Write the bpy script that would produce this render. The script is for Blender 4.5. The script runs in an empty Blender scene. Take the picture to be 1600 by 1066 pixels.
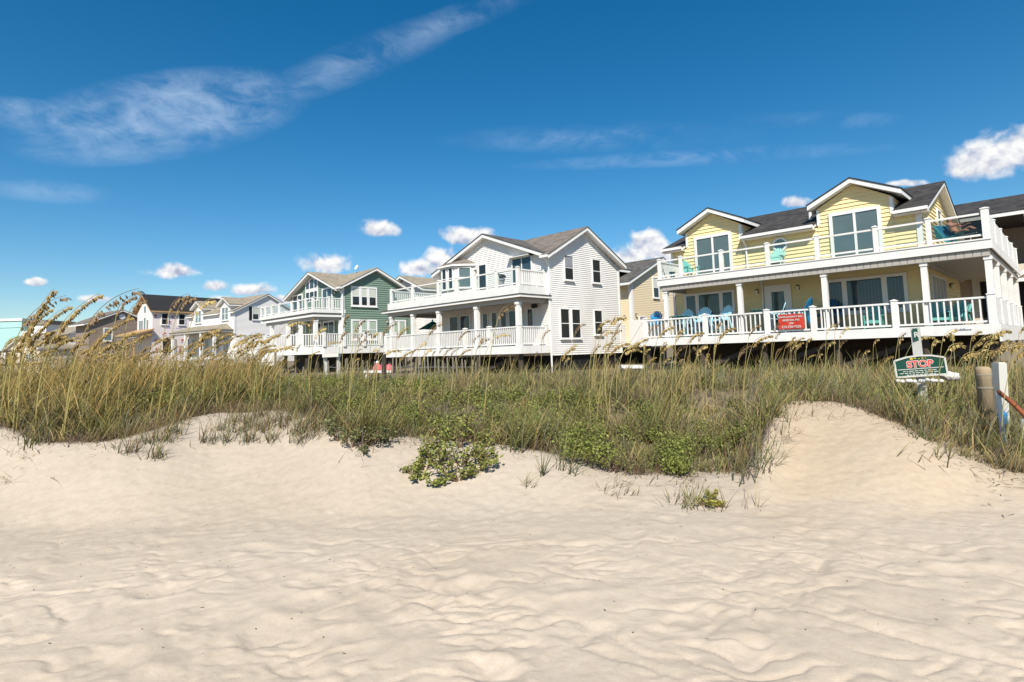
import bpy, bmesh, math, random
import numpy as np
from mathutils import Vector, Matrix, Quaternion

rnd = random.Random(7)
rng = np.random.default_rng(11)
# light and sky settings
SUN_E, SKY_S, EXPO = 4.8, .088, 0.47
AIR, DUST, OZONE = 1.0, .3, 3.0
SKY_SAT, SKY_HUE, CIRRUS = 1.40, .494, .8
CL = 8.4
scene = bpy.context.scene
COL = scene.collection
R = math.radians

# ------------------------------------------------------------------ camera frame
# world: X runs along the row of houses, Y inland, Z up; the eye is the origin, the beach 1.6 m below.
FOC, YAW, PITCH, ROLL, CY = 887.242, 0.783544, 0.0805504, -0.0312688, 478.61
def _basis():
    cp, sp = math.cos(PITCH), math.sin(PITCH)
    fwd = Vector((0, cp, sp)); right = Vector((1, 0, 0)); up = right.cross(fwd)
    cr, sr = math.cos(ROLL), math.sin(ROLL)
    r2 = cr*right + sr*up; u2 = -sr*right + cr*up
    return r2, u2, fwd
_R2, _U2, _F2 = _basis()
CYW, SYW = math.cos(YAW), math.sin(YAW)
def cw(cx, cy, z=0.0):
    """ground frame facing the view (cx to the right, cy ahead) -> world"""
    return Vector((CYW*cx - SYW*cy, SYW*cx + CYW*cy, z))
def crayv(px, py):
    return _R2*((px-800)/FOC) - _U2*((py-CY)/FOC) + _F2
def wdir(px, py):
    c = crayv(px, py)
    return cw(c.x, c.y, c.z)
def at(px, py, d):
    """point seen at a photo pixel, d metres ahead"""
    c = crayv(px, py); c = c*(d/c.y)
    return cw(c.x, c.y, c.z)
def bearing(px, py=560):
    c = crayv(px, py); return c.x/c.y
def slope(px, py):
    c = crayv(px, py); return c.z/c.y

cam = bpy.data.cameras.new("camera"); camo = bpy.data.objects.new("camera", cam); COL.objects.link(camo)
r_, u_, f_ = [cw(*v) for v in (_R2, _U2, _F2)]
M = Matrix((r_, u_, -f_)).transposed()
camo.matrix_world = M.to_4x4()
cam.sensor_fit = 'HORIZONTAL'; cam.sensor_width = 36
cam.lens = 36*FOC/1600
cam.shift_y = -(533-CY)/1600
cam.clip_start = 0.05; cam.clip_end = 6000
scene.camera = camo

# ------------------------------------------------------------------ materials
MATS = {}
def _nt(name):
    m = bpy.data.materials.new(name); m.use_nodes = True
    nt = m.node_tree
    b = nt.nodes["Principled BSDF"]
    return m, nt, b
def mat(name, col, rough=.6, var=.08, vscale=3.0, bump=0.0, bscale=40.0, spec=.3, metal=0.0, stretch=None, dirt=None):
    """plain surface with slight procedural mottling and optional bump / grime patches"""
    m, nt, b = _nt(name)
    N, Lk = nt.nodes, nt.links
    tc = N.new("ShaderNodeTexCoord")
    mp = N.new("ShaderNodeMapping"); Lk.new(tc.outputs["Object"], mp.inputs[0])
    if stretch: mp.inputs["Scale"].default_value = stretch
    nz = N.new("ShaderNodeTexNoise"); nz.inputs["Scale"].default_value = vscale; nz.inputs["Detail"].default_value = 6
    Lk.new(mp.outputs[0], nz.inputs[0])
    mx = N.new("ShaderNodeMix"); mx.data_type = 'RGBA'
    mx.inputs[6].default_value = tuple(c*(1-var) for c in col)+(1,)
    mx.inputs[7].default_value = tuple(min(1, c*(1+var)) for c in col)+(1,)
    Lk.new(nz.outputs["Fac"], mx.inputs[0])
    out = mx.outputs[2]
    if dirt:
        dcol, amt, dscale = dirt
        n2 = N.new("ShaderNodeTexNoise"); n2.inputs["Scale"].default_value = dscale; n2.inputs["Detail"].default_value = 8
        Lk.new(mp.outputs[0], n2.inputs[0])
        cr = N.new("ShaderNodeValToRGB"); cr.color_ramp.elements[0].position = .52; cr.color_ramp.elements[1].position = .72
        Lk.new(n2.outputs["Fac"], cr.inputs[0])
        ml = N.new("ShaderNodeMath"); ml.operation = 'MULTIPLY'; ml.inputs[1].default_value = amt
        Lk.new(cr.outputs[0], ml.inputs[0])
        m2 = N.new("ShaderNodeMix"); m2.data_type = 'RGBA'
        Lk.new(ml.outputs[0], m2.inputs[0]); Lk.new(out, m2.inputs[6]); m2.inputs[7].default_value = tuple(dcol)+(1,)
        out = m2.outputs[2]
    Lk.new(out, b.inputs["Base Color"])
    b.inputs["Roughness"].default_value = rough
    b.inputs["Specular IOR Level"].default_value = spec
    b.inputs["Metallic"].default_value = metal
    if bump:
        nb = N.new("ShaderNodeTexNoise"); nb.inputs["Scale"].default_value = bscale; nb.inputs["Detail"].default_value = 5
        Lk.new(mp.outputs[0], nb.inputs[0])
        bp = N.new("ShaderNodeBump"); bp.inputs["Strength"].default_value = bump; bp.inputs["Distance"].default_value = .02
        Lk.new(nb.outputs["Fac"], bp.inputs["Height"]); Lk.new(bp.outputs[0], b.inputs["Normal"])
    MATS[name] = m
    return m
def shingle(name, ca, cb):
    m, nt, b = _nt(name); N, Lk = nt.nodes, nt.links
    tc = N.new("ShaderNodeTexCoord")
    # per-tab colour: cells stretched along the courses
    mp = N.new("ShaderNodeMapping"); mp.inputs["Scale"].default_value = (3.2, 3.2, 9)
    Lk.new(tc.outputs["Object"], mp.inputs[0])
    vo = N.new("ShaderNodeTexVoronoi"); vo.inputs["Scale"].default_value = 1.0; Lk.new(mp.outputs[0], vo.inputs["Vector"])
    nz = N.new("ShaderNodeTexNoise"); nz.inputs["Scale"].default_value = 1.3; nz.inputs["Detail"].default_value = 8
    Lk.new(tc.outputs["Object"], nz.inputs[0])
    sp = N.new("ShaderNodeSeparateColor"); Lk.new(vo.outputs["Color"], sp.inputs[0])
    ad = N.new("ShaderNodeMath"); ad.operation = 'MULTIPLY_ADD'; ad.inputs[1].default_value = .6
    Lk.new(sp.outputs[0], ad.inputs[0])
    m3 = N.new("ShaderNodeMath"); m3.operation = 'MULTIPLY'; m3.inputs[1].default_value = .4; Lk.new(nz.outputs["Fac"], m3.inputs[0])
    Lk.new(m3.outputs[0], ad.inputs[2])
    mx = N.new("ShaderNodeMix"); mx.data_type = 'RGBA'; mx.inputs[6].default_value = tuple(ca)+(1,); mx.inputs[7].default_value = tuple(cb)+(1,)
    Lk.new(ad.outputs[0], mx.inputs[0]); Lk.new(mx.outputs[2], b.inputs["Base Color"])
    b.inputs["Roughness"].default_value = .9; b.inputs["Specular IOR Level"].default_value = .15
    # courses: saw bump in height
    wv = N.new("ShaderNodeTexWave"); wv.wave_type = 'BANDS'; wv.bands_direction = 'Z'; wv.wave_profile = 'SAW'; wv.inputs["Scale"].default_value = 3.4
    wv.inputs["Distortion"].default_value = .15
    Lk.new(tc.outputs["Object"], wv.inputs[0])
    bp = N.new("ShaderNodeBump"); bp.inputs["Strength"].default_value = .5; bp.inputs["Distance"].default_value = .02
    Lk.new(wv.outputs["Fac"], bp.inputs["Height"]); Lk.new(bp.outputs[0], b.inputs["Normal"])
    MATS[name] = m; return m
def glassy(name, col, rough=.04, stripes=None):
    """window pane over a room or drawn curtains: dark glossy sheet, curtain folds as stripes"""
    m, nt, b = _nt(name); N, Lk = nt.nodes, nt.links
    tc = N.new("ShaderNodeTexCoord")
    nz = N.new("ShaderNodeTexNoise"); nz.inputs["Scale"].default_value = .9; nz.inputs["Detail"].default_value = 3
    Lk.new(tc.outputs["Object"], nz.inputs[0])
    mx = N.new("ShaderNodeMix"); mx.data_type = 'RGBA'
    mx.inputs[6].default_value = tuple(c*.7 for c in col)+(1,); mx.inputs[7].default_value = tuple(c*1.3 for c in col)+(1,)
    Lk.new(nz.outputs["Fac"], mx.inputs[0]); out = mx.outputs[2]
    if stripes:
        wv = N.new("ShaderNodeTexWave"); wv.wave_type = 'BANDS'; wv.bands_direction = 'DIAGONAL'
        mp = N.new("ShaderNodeMapping"); mp.inputs["Scale"].default_value = (1, 1, 0); Lk.new(tc.outputs["Object"], mp.inputs[0])
        Lk.new(mp.outputs[0], wv.inputs[0]); wv.inputs["Scale"].default_value = stripes; wv.inputs["Distortion"].default_value = 1.5
        m2 = N.new("ShaderNodeMix"); m2.data_type = 'RGBA'; m2.blend_type = 'MULTIPLY'; m2.inputs[0].default_value = .5
        Lk.new(out, m2.inputs[6]); Lk.new(wv.outputs["Color"], m2.inputs[7]); out = m2.outputs[2]
    Lk.new(out, b.inputs["Base Color"])
    b.inputs["Roughness"].default_value = rough; b.inputs["Specular IOR Level"].default_value = .6
    b.inputs["IOR"].default_value = 1.5
    bp = N.new("ShaderNodeBump"); bp.inputs["Strength"].default_value = .04; bp.inputs["Distance"].default_value = .05
    Lk.new(nz.outputs["Fac"], bp.inputs["Height"]); Lk.new(bp.outputs[0], b.inputs["Normal"])
    MATS[name] = m; return m
def clearglass(name, tint=(.93, .96, .95)):
    m = bpy.data.materials.new(name); m.use_nodes = True; nt = m.node_tree; N, Lk = nt.nodes, nt.links
    for n in list(N): N.remove(n)
    o = N.new("ShaderNodeOutputMaterial"); t = N.new("ShaderNodeBsdfTransparent"); t.inputs[0].default_value = tint+(1,)
    g = N.new("ShaderNodeBsdfGlossy"); g.inputs["Roughness"].default_value = .02
    lw = N.new("ShaderNodeLayerWeight"); lw.inputs[0].default_value = .5
    pw = N.new("ShaderNodeMath"); pw.operation = 'POWER'; pw.inputs[1].default_value = 4; Lk.new(lw.outputs["Facing"], pw.inputs[0])
    ma = N.new("ShaderNodeMath"); ma.operation = 'MULTIPLY_ADD'; ma.inputs[1].default_value = .5; ma.inputs[2].default_value = .03; Lk.new(pw.outputs[0], ma.inputs[0])
    mx = N.new("ShaderNodeMixShader"); Lk.new(ma.outputs[0], mx.inputs[0]); Lk.new(t.outputs[0], mx.inputs[1]); Lk.new(g.outputs[0], mx.inputs[2])
    Lk.new(mx.outputs[0], o.inputs[0]); MATS[name] = m; return m
def leafmat(name, attr=True, col=(.1, .12, .04), trans=.25, rough=.55):
    m, nt, b = _nt(name); N, Lk = nt.nodes, nt.links
    if attr:
        a = N.new("ShaderNodeAttribute"); a.attribute_name = "tone"; c = a.outputs["Color"]
    else:
        tc = N.new("ShaderNodeTexCoord"); nz = N.new("ShaderNodeTexNoise"); nz.inputs["Scale"].default_value = 9
        Lk.new(tc.outputs["Object"], nz.inputs[0])
        mx = N.new("ShaderNodeMix"); mx.data_type = 'RGBA'
        mx.inputs[6].default_value = tuple(v*.6 for v in col)+(1,); mx.inputs[7].default_value = tuple(v*1.4 for v in col)+(1,)
        Lk.new(nz.outputs["Fac"], mx.inputs[0]); c = mx.outputs[2]
    Lk.new(c, b.inputs["Base Color"]); b.inputs["Roughness"].default_value = rough; b.inputs["Specular IOR Level"].default_value = .25
    tr = N.new("ShaderNodeBsdfTranslucent"); Lk.new(c, tr.inputs[0])
    mx = N.new("ShaderNodeMixShader"); mx.inputs[0].default_value = trans
    o = N["Material Output"]; Lk.new(b.outputs[0], mx.inputs[1]); Lk.new(tr.outputs[0], mx.inputs[2]); Lk.new(mx.outputs[0], o.inputs[0])
    MATS[name] = m; return m

W = mat("white_paint", (.74, .73, .70), .5, .05, 1.3, dirt=((.52, .48, .41), .32, 2.2))
mat("white_trim", (.76, .75, .72), .45, .03, 2)
mat("white_vinyl", (.79, .765, .73), .5, .035, .8, dirt=((.58, .55, .50), .35, .7), stretch=(1, 1, .35))
mat("yellow_siding", (.80, .655, .345), .6, .06, 1.2, bump=.12, bscale=30, stretch=(1, 1, 6))
mat("green_siding", (.175, .25, .19), .6, .08, 1.0, bump=.1, bscale=30, stretch=(1, 1, 6))
mat("tan_siding", (.74, .61, .41), .6, .04, 1)
mat("cottage_siding", (.82, .79, .76), .55, .03, 1)
mat("brown_siding", (.27, .21, .165), .7, .06, 1)
mat("beige_siding", (.66, .58, .45), .6, .05, 1)
mat("shake_siding", (.50, .345, .225), .75, .2, 5, bump=.3, bscale=12)
mat("mint_paint", (.36, .60, .545), .6, .04, .5)
mat("wrap_sheet", (.78, .69, .66), .5, .05, .6)
mat("wrap_print", (.50, .06, .07), .6, .1, 5)
mat("wrap_print_small", (.36, .30, .45), .6, .1, 5)
shingle("charcoal_shingle", (.018, .017, .017), (.08, .075, .072))
shingle("grey_shingle", (.10, .085, .07), (.23, .20, .17))
shingle("dark_grey_shingle", (.05, .047, .044), (.15, .14, .13))
shingle("taupe_shingle", (.19, .16, .115), (.36, .31, .235))
mat("black_felt", (.022, .022, .024), .85, .3, 2)
mat("raw_lumber", (.42, .27, .13), .75, .2, 6, stretch=(1, 1, .2))
mat("deck_boards", (.26, .225, .18), .8, .2, 3, stretch=(.4, 8, 1))  # thin dark board sheets added over the decks to lower bounced light
mat("weathered_wood", (.27, .235, .18), .85, .3, 7, bump=.4, bscale=25, stretch=(3, 3, .3))
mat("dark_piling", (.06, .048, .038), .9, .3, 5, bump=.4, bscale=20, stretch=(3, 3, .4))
mat("piling_post", (.36, .27, .17), .85, .25, 8, bump=.5, bscale=25, stretch=(3, 3, .3))
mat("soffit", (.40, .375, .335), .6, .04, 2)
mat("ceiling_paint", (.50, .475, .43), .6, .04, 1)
glassy("pane_bright", (.16, .22, .23), .03)
glassy("pane_dark", (.018, .024, .027), .04)
glassy("pane_curtain", (.075, .135, .14), .06, stripes=7)
glassy("pane_blue", (.05, .09, .12), .04, stripes=5)
glassy("pane_sky", (.095, .135, .135), .03)
clearglass("rail_glass")
clearglass("rail_glass_tinted", (.62, .62, .58))
mat("blind", (.55, .58, .50), .7, .03, 2)
mat("blind_green", (.36, .44, .34), .7, .03, 2)
mat("vertical_blind", (.48, .46, .42), .7, .05, 2)
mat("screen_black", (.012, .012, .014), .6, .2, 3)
mat("aqua_plastic", (.14, .44, .39), .45, .05, 3)
mat("mint_plastic", (.30, .57, .49), .45, .05, 3)
mat("sky_plastic", (.42, .70, .80), .45, .05, 3)
mat("blue_plastic", (.02, .21, .42), .45, .05, 3)
mat("navy_plastic", (.03, .12, .22), .45, .05, 3)
mat("teal_dark_plastic", (.02, .16, .18), .45, .05, 3)
mat("teal_canvas", (.02, .20, .17), .8, .1, 5)
mat("towel", (.10, .50, .56), .95, .45, 12, bump=.5, bscale=60)
mat("towel_blue", (.03, .22, .40), .95, .5, 14, bump=.5, bscale=60)
mat("skin", (.62, .33, .23), .5, .06, 20)
mat("swimwear", (.03, .05, .09), .7, .5, 25)
mat("hair", (.09, .05, .03), .6, .3, 30)
mat("banner_red", (.52, .045, .025), .55, .06, 3)
mat("sign_green", (.008, .062, .042), .4, .06, 4)
mat("sign_white", (.54, .53, .48), .5, .02, 4)
mat("sign_red", (.75, .07, .05), .5, .02, 4)
mat("sign_yellow", (.75, .48, .05), .5, .02, 4)
mat("rust", (.27, .075, .03), .8, .35, 9, bump=.5, bscale=30)
mat("grey_steel", (.30, .31, .32), .4, .1, 5, metal=.6)
mat("black_metal", (.02, .02, .02), .5, .1, 5)
mat("bronze_metal", (.09, .06, .035), .45, .2, 8, metal=.5)
mat("lamp_glass", (.75, .70, .58), .3, .05, 5)
mat("pink_plastic", (.62, .13, .14), .4, .12, 3)
mat("cover_grey", (.25, .26, .29), .8, .15, 5)
mat("bag_white", (.60, .58, .54), .7, .06, 8, bump=.6, bscale=10)
mat("yellow_sign", (.80, .50, .03), .5, .05, 5)
mat("maroon", (.15, .03, .04), .6, .1, 5)
leafmat("grass_blade", trans=.14)
leafmat("oat_stem", False, (.40, .33, .12), .15)
leafmat("oat_stem_green", False, (.30, .29, .10), .15)
leafmat("oat_seed", False, (.36, .255, .09), .2, .7)
leafmat("oat_seed_pale", False, (.55, .42, .17), .2, .7)
leafmat("oat_seed_brown", False, (.25, .17, .085), .2, .7)
leafmat("round_leaf", True, trans=.3)
mat("twig", (.16, .10, .06), .85, .3, 10)
mat("dark_fleck", (.05, .04, .03), .9, .3, 10)

# ------------------------------------------------------------------ mesh builder
class MB:
    def __init__(s): s.v = []; s.f = []
    def add(s, vs, fs):
        n = len(s.v); s.v += [tuple(p) for p in vs]; s.f += [tuple(i+n for i in f) for f in fs]
    def box(s, x0, x1, y0, y1, z0, z1):
        s.add([(x0,y0,z0),(x1,y0,z0),(x1,y1,z0),(x0,y1,z0),(x0,y0,z1),(x1,y0,z1),(x1,y1,z1),(x0,y1,z1)],
              [(3,2,1,0),(4,5,6,7),(0,1,5,4),(1,2,6,5),(2,3,7,6),(3,0,4,7)])
        return s
    def prism(s, poly, ext):
        """closed prism: 3-D polygon swept by a vector"""
        n = len(poly); e = Vector(ext); P = [Vector(p) for p in poly]
        s.add(P+[p+e for p in P], [tuple(range(n))[::-1], tuple(range(n, 2*n))]+[(i, (i+1) % n, n+(i+1) % n, n+i) for i in range(n)])
        return s
    def beam(s, a, b, w, h):
        """bar of section w (sideways) x h (up) between two points"""
        a, b = Vector(a), Vector(b); d = (b-a)
        if d.length < 1e-6: return s
        dn = d.normalized(); up = Vector((0, 0, 1))
        if abs(dn.z) > .97: up = Vector((0, 1, 0))
        sd = dn.cross(up).normalized(); u2 = sd.cross(dn)
        P = [a+sd*(i*w/2)+u2*(j*h/2) for i, j in ((-1,-1),(1,-1),(1,1),(-1,1))]
        return s.prism(P, d)
    def tube(s, pts, rad, n=6, cap=True):
        pts = [Vector(p) for p in pts]
        if not hasattr(rad, '__len__'): rad = [rad]*len(pts)
        vs, fs = [], []
        ref = Vector((.31, .17, .93))
        for i, p in enumerate(pts):
            t = (pts[min(i+1, len(pts)-1)]-pts[max(i-1, 0)]).normalized()
            a = t.cross(ref)
            if a.length < 1e-3: a = t.cross(Vector((1, 0, 0)))
            a.normalize(); b = t.cross(a)
            for k in range(n):
                q = 2*math.pi*k/n
                vs.append(p+(a*math.cos(q)+b*math.sin(q))*rad[i])
        for i in range(len(pts)-1):
            for k in range(n):
                fs.append((i*n+k, i*n+(k+1) % n, (i+1)*n+(k+1) % n, (i+1)*n+k))
        if cap:
            fs.append(tuple(range(n))[::-1]); fs.append(tuple((len(pts)-1)*n+k for k in range(n)))
        s.add(vs, fs); return s
    def lathe(s, prof, c, n=16):
        c = Vector(c); vs, fs = [], []
        for r, z in prof:
            for k in range(n):
                q = 2*math.pi*k/n; vs.append(c+Vector((r*math.cos(q), r*math.sin(q), z)))
        for i in range(len(prof)-1):
            for k in range(n): fs.append((i*n+k, i*n+(k+1) % n, (i+1)*n+(k+1) % n, (i+1)*n+k))
        fs.append(tuple(range(n))[::-1]); fs.append(tuple((len(prof)-1)*n+k for k in range(n)))
        s.add(vs, fs); return s
    def xform(s, m):
        s.v = [tuple(m @ Vector(p)) for p in s.v]; return s
    def mesh(s, name, m, origin=(0, 0, 0), smooth=False):
        me = bpy.data.meshes.new(name); o = origin
        me.from_pydata([(p[0]-o[0], p[1]-o[1], p[2]-o[2]) for p in s.v], [], s.f)
        me.materials.append(MATS[m] if isinstance(m, str) else m)
        bm = bmesh.new(); bm.from_mesh(me); bmesh.ops.recalc_face_normals(bm, faces=bm.faces); bm.to_mesh(me); bm.free()
        if smooth: me.polygons.foreach_set("use_smooth", [True]*len(me.polygons))
        me.update(); return me
    def build(s, name, m, parent=None, origin=(0, 0, 0), smooth=False):
        o = bpy.data.objects.new(name, s.mesh(name, m, origin, smooth)); COL.objects.link(o)
        if parent: o.parent = parent
        return o

def tag(o, label=None, cat=None, group=None, kind=None):
    if label: o["label"] = label
    if cat: o["category"] = cat
    if group: o["group"] = group
    if kind: o["kind"] = kind
    return o
def empty(name, label, cat, loc=(0, 0, 0), rz=0.0, group=None):
    o = bpy.data.objects.new(name, None); COL.objects.link(o); o.empty_display_size = .2
    o.location = loc; o.rotation_euler = (0, 0, rz)
    return tag(o, label, cat, group)
def copy_tree(o, parent=None):
    kids = [c for c in o.children]
    c = o.copy(); COL.objects.link(c)
    if parent: c.parent = parent
    for k in kids: copy_tree(k, c)
    return c

# ------------------------------------------------------------------ house kit
class House:
    """parts are given in the house's own frame (x along the street, y inland), turned by ang degrees about the eye"""
    def __init__(s, name, label, org, ang=0.0, cat="house"):
        s.o = Vector(org); a = R(ang)
        loc = Matrix.Rotation(a, 3, 'Z') @ s.o
        s.root = empty(name, label, cat, loc, a)
    def part(s, name, mb, m, parent=None, smooth=False, label=None):
        o = mb.build(name, m, parent or s.root, s.o, smooth)
        if label: o["label"] = label
        return o

class Face:
    """a wall plane: maps (u, z, out) to a point"""
    def __init__(s, o, u, n): s.o, s.u, s.n = Vector(o), Vector(u).normalized(), Vector(n).normalized()
    def p(s, u, z, d=0.0): return s.o + s.u*u + s.n*d + Vector((0, 0, z))
def front(y): return Face((0, y, 0), (1, 0, 0), (0, -1, 0))
def right(x): return Face((x, 0, 0), (0, 1, 0), (1, 0, 0))
def left(x): return Face((x, 0, 0), (0, 1, 0), (-1, 0, 0))
def back(y): return Face((0, y, 0), (1, 0, 0), (0, 1, 0))
def fbox(mb, F, u0, u1, z0, z1, d0, d1):
    P = [F.p(u, z, d0) for u, z in ((u0, z0), (u1, z0), (u1, z1), (u0, z1))]
    mb.prism(P, F.n*(d1-d0)); return mb
def clipz(poly, zc, keep_above):
    out = []
    for i in range(len(poly)):
        a, b = poly[i], poly[(i+1) % len(poly)]
        ia = (a[1] >= zc) if keep_above else (a[1] <= zc); ib = (b[1] >= zc) if keep_above else (b[1] <= zc)
        if ia: out.append(a)
        if ia != ib:
            t = (zc-a[1])/(b[1]-a[1]); out.append((a[0]+t*(b[0]-a[0]), zc))
    return out
def laps(mb, F, poly, exposure, t=.040, base=.0):
    """overlapping boards over a convex (u, z) outline"""
    z0 = min(p[1] for p in poly); z1 = max(p[1] for p in poly); z = z0
    while z < z1-1e-4:
        zt = min(z+exposure, z1)
        c = clipz(clipz(poly, z, True), zt, False)
        if len(c) >= 3:
            off = lambda q: base + t*(1-(q-z)/exposure)
            mb.add([F.p(u, q, off(q)) for u, q in c], [tuple(range(len(c)))])
            us = [u for u, q in c if abs(q-z) < 1e-5]
            if len(us) >= 2:
                a, b = min(us), max(us)
                mb.add([F.p(a, z, base-.002), F.p(b, z, base-.002), F.p(b, z, base+t), F.p(a, z, base+t)], [(0, 1, 2, 3)])
        z = zt
    return mb

def gable_roof(H, axis, c, zr, ze, w0, w1, a0, a1, m, parent=None, gaps=(), thick=.05, trim=.17, trim_mat="white_trim", y_clip=None, name="roof"):
    """ridge at c (across), heights ridge/eave, across-extents w0<c<w1, along-extents a0..a1 -> shingle sheet + white soffit/rake slab"""
    sh, tr = MB(), MB()
    def P(a, w, z): return (a, w, z) if axis == 'x' else (w, a, z)
    def slope(wa, za, wb, zb, aa, ab):
        sh.prism([P(aa, wa, za), P(aa, wb, zb), P(aa, wb, zb+thick), P(aa, wa, za+thick)], Vector(P(ab-aa, 0, 0)))
        e = .03
        dw = math.copysign(e, wb-wa)
        tr.prism([P(aa+e, wa+dw, za-.004), P(aa+e, wb, zb-.004), P(aa+e, wb, zb-trim), P(aa+e, wa+dw, za-trim)], Vector(P(ab-aa-2*e, 0, 0)))
    for wa in (w0, w1):
        wz = ze
        if gaps and wa == w0:
            wy, segs = gaps            # main slope starts at wy; only the listed stretches reach the eave
            zy = ze+(zr-ze)*(wy-w0)/(c-w0)
            slope(wy, zy, c, zr, a0, a1)
            for s0, s1 in segs: slope(w0, ze, wy, zy, s0, s1)
        else:
            slope(wa, wz, c, zr, a0, a1)
    r = H.part(name, sh, m, parent)
    H.part("rake_trim", tr, trim_mat, r)
    return r

def window(H, F, u0, u1, z0, z1, cols=1, rows=1, pane="pane_dark", fr=.09, mul=.06, proud=.05, parent=None, blind=None, blind_frac=.45, name="window", splits=None, sill=True, shutters=0):
    """outer casing u0..u1 x z0..z1 with its sashes; pane and blind are sub-parts"""
    f = MB(); proud += .036
    fbox(f, F, u0, u0+fr, z0, z1, .0, proud); fbox(f, F, u1-fr, u1, z0, z1, .0, proud)
    fbox(f, F, u0+fr, u1-fr, z1-fr, z1, .0, proud+.004); fbox(f, F, u0+fr, u1-fr, z0, z0+fr, .0, proud+.004)
    if sill: fbox(f, F, u0-.04, u1+.04, z0-.05, z0, 0, proud+.05)
    a, b = u0+fr, u1-fr
    cuts = splits if splits else [a+(b-a)*k/cols for k in range(1, cols)]
    for q in cuts: fbox(f, F, q-mul/2, q+mul/2, z0+fr, z1-fr, 0, proud-.006)
    edges = [a]+list(cuts)+[b]
    for k in range(1, rows):
        zq = z0+fr+(z1-z0-2*fr)*k/rows
        for i in range(len(edges)-1):
            fbox(f, F, edges[i]+(mul/2 if i else 0), edges[i+1]-(mul/2 if i < len(edges)-2 else 0), zq-.022, zq+.022, 0, proud-.012)
    w = H.part(name, f, "white_trim", parent)
    H.part("pane", fbox(MB(), F, a, b, z0+fr, z1-fr, .02, .052), pane, w)
    if blind:
        g = MB()
        for i in range(len(edges)-1):
            fbox(g, F, edges[i]+.03, edges[i+1]-.03, z1-fr-(z1-z0)*blind_frac, z1-fr, .0525, .058)
        H.part("blind", g, blind, w)
    for k in range(shutters):
        uu = (u0-.34, u0-.02) if k == 0 else (u1+.02, u1+.34)
        H.part("shutter", fbox(MB(), F, uu[0], uu[1], z0, z1, .0, .07), "screen_black", w)
    return w

def poly_panel(mb, F, pts, d0, d1):
    mb.prism([F.p(u, z, d0) for u, z in pts], F.n*(d1-d0)); return mb

def railing(H, path, zf, zt, kind="picket", posts=(), post_w=.14, post_top=.10, spacing=.125, bal=.04, parent=None, glass="rail_glass", gap=.1):
    """rail along plan points; posts at given plan points; balusters or glass between"""
    f = MB(); gl = MB()
    for (a, b) in zip(path[:-1], path[1:]):
        A, B = Vector((a[0], a[1], 0)), Vector((b[0], b[1], 0)); d = B-A; L = d.length; t = d/L
        f.beam((A.x, A.y, zt-.035), (B.x, B.y, zt-.035), .09, .07)
        f.beam((A.x, A.y, zf+gap), (B.x, B.y, zf+gap), .07, .07)
        if kind == "picket":
            n = max(1, int(L/spacing)); z0, z1 = zf+gap+.036, zt-.071
            for k in range(n):
                p = A+t*((k+.5)*L/n)
                f.box(p.x-bal/2, p.x+bal/2, p.y-bal/2, p.y+bal/2, z0, z1)
        else:
            gl.beam((A.x, A.y, (zf+zt)/2+.03), (B.x, B.y, (zf+zt)/2+.03), .012, zt-zf-.25)
    r = H.part("railing", f, "white_paint", parent)
    if gl.v: H.part("glass_panel", gl, glass, r)
    for q in posts:
        x, y = q[0], q[1]; w = post_w/2; p = MB()
        p.box(x-w, x+w, y-w, y+w, zf-.0, zt+post_top-.05)
        p.box(x-w-.02, x+w+.02, y-w-.02, y+w+.02, zt+post_top-.05, zt+post_top-.02)
        t = zt+post_top-.02
        p.add([(x-w-.02, y-w-.02, t), (x+w+.02, y-w-.02, t), (x+w+.02, y+w+.02, t), (x-w-.02, y+w+.02, t), (x, y, t+.05)], [(0, 1, 4), (1, 2, 4), (2, 3, 4), (3, 0, 4)])
        H.part("post", p, "white_paint", r)
    return r
def column(H, x, y, z0, z1, w=.2, m="white_paint", parent=None):
    p = MB(); h = w/2
    p.box(x-h, x+h, y-h, y+h, z0, z1-.12); p.box(x-h-.025, x+h+.025, y-h-.025, y+h+.025, z1-.12, z1)
    p.box(x-h-.02, x+h+.02, y-h-.02, y+h+.02, z0, z0+.14)
    return H.part("column", p, m, parent)
def wall_lamp(H, F, u, z, parent=None, m="bronze_metal"):
    b = MB(); fbox(b, F, u-.05, u+.05, z-.10, z+.12, .0, .06)
    c = F.p(u, z, .13); b.tube([F.p(u, z+.07, .03), F.p(u, z+.13, .09), F.p(u, z+.12, .13)], .014)
    b.lathe([(.02, .12), (.10, .07), (.09, .06)], c, 8)
    o = H.part("wall_lamp", b, m, parent)
    H.part("lamp_shade", MB().lathe([(.045, -.12), (.07, .055)], c, 8), "lamp_glass", o)
def pilings(H, xs, ys, zt, zb, r=.14, m="dark_piling", brace=True):
    for y in ys:
        for x in xs:
            H.part("piling", MB().tube([(x, y, zb-.4), (x, y, zt)], r, 10), m)
    if brace:
        b = MB()
        for x0, x1 in zip(xs[:-1], xs[1:]):
            b.beam((x0, ys[0]+r, zb+.1), (x1, ys[0]+r, zt-.1), .06, .2)
        H.part("brace", b, m)
# ================================================================== houses
GZ = -1.15          # ground level under the row

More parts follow.
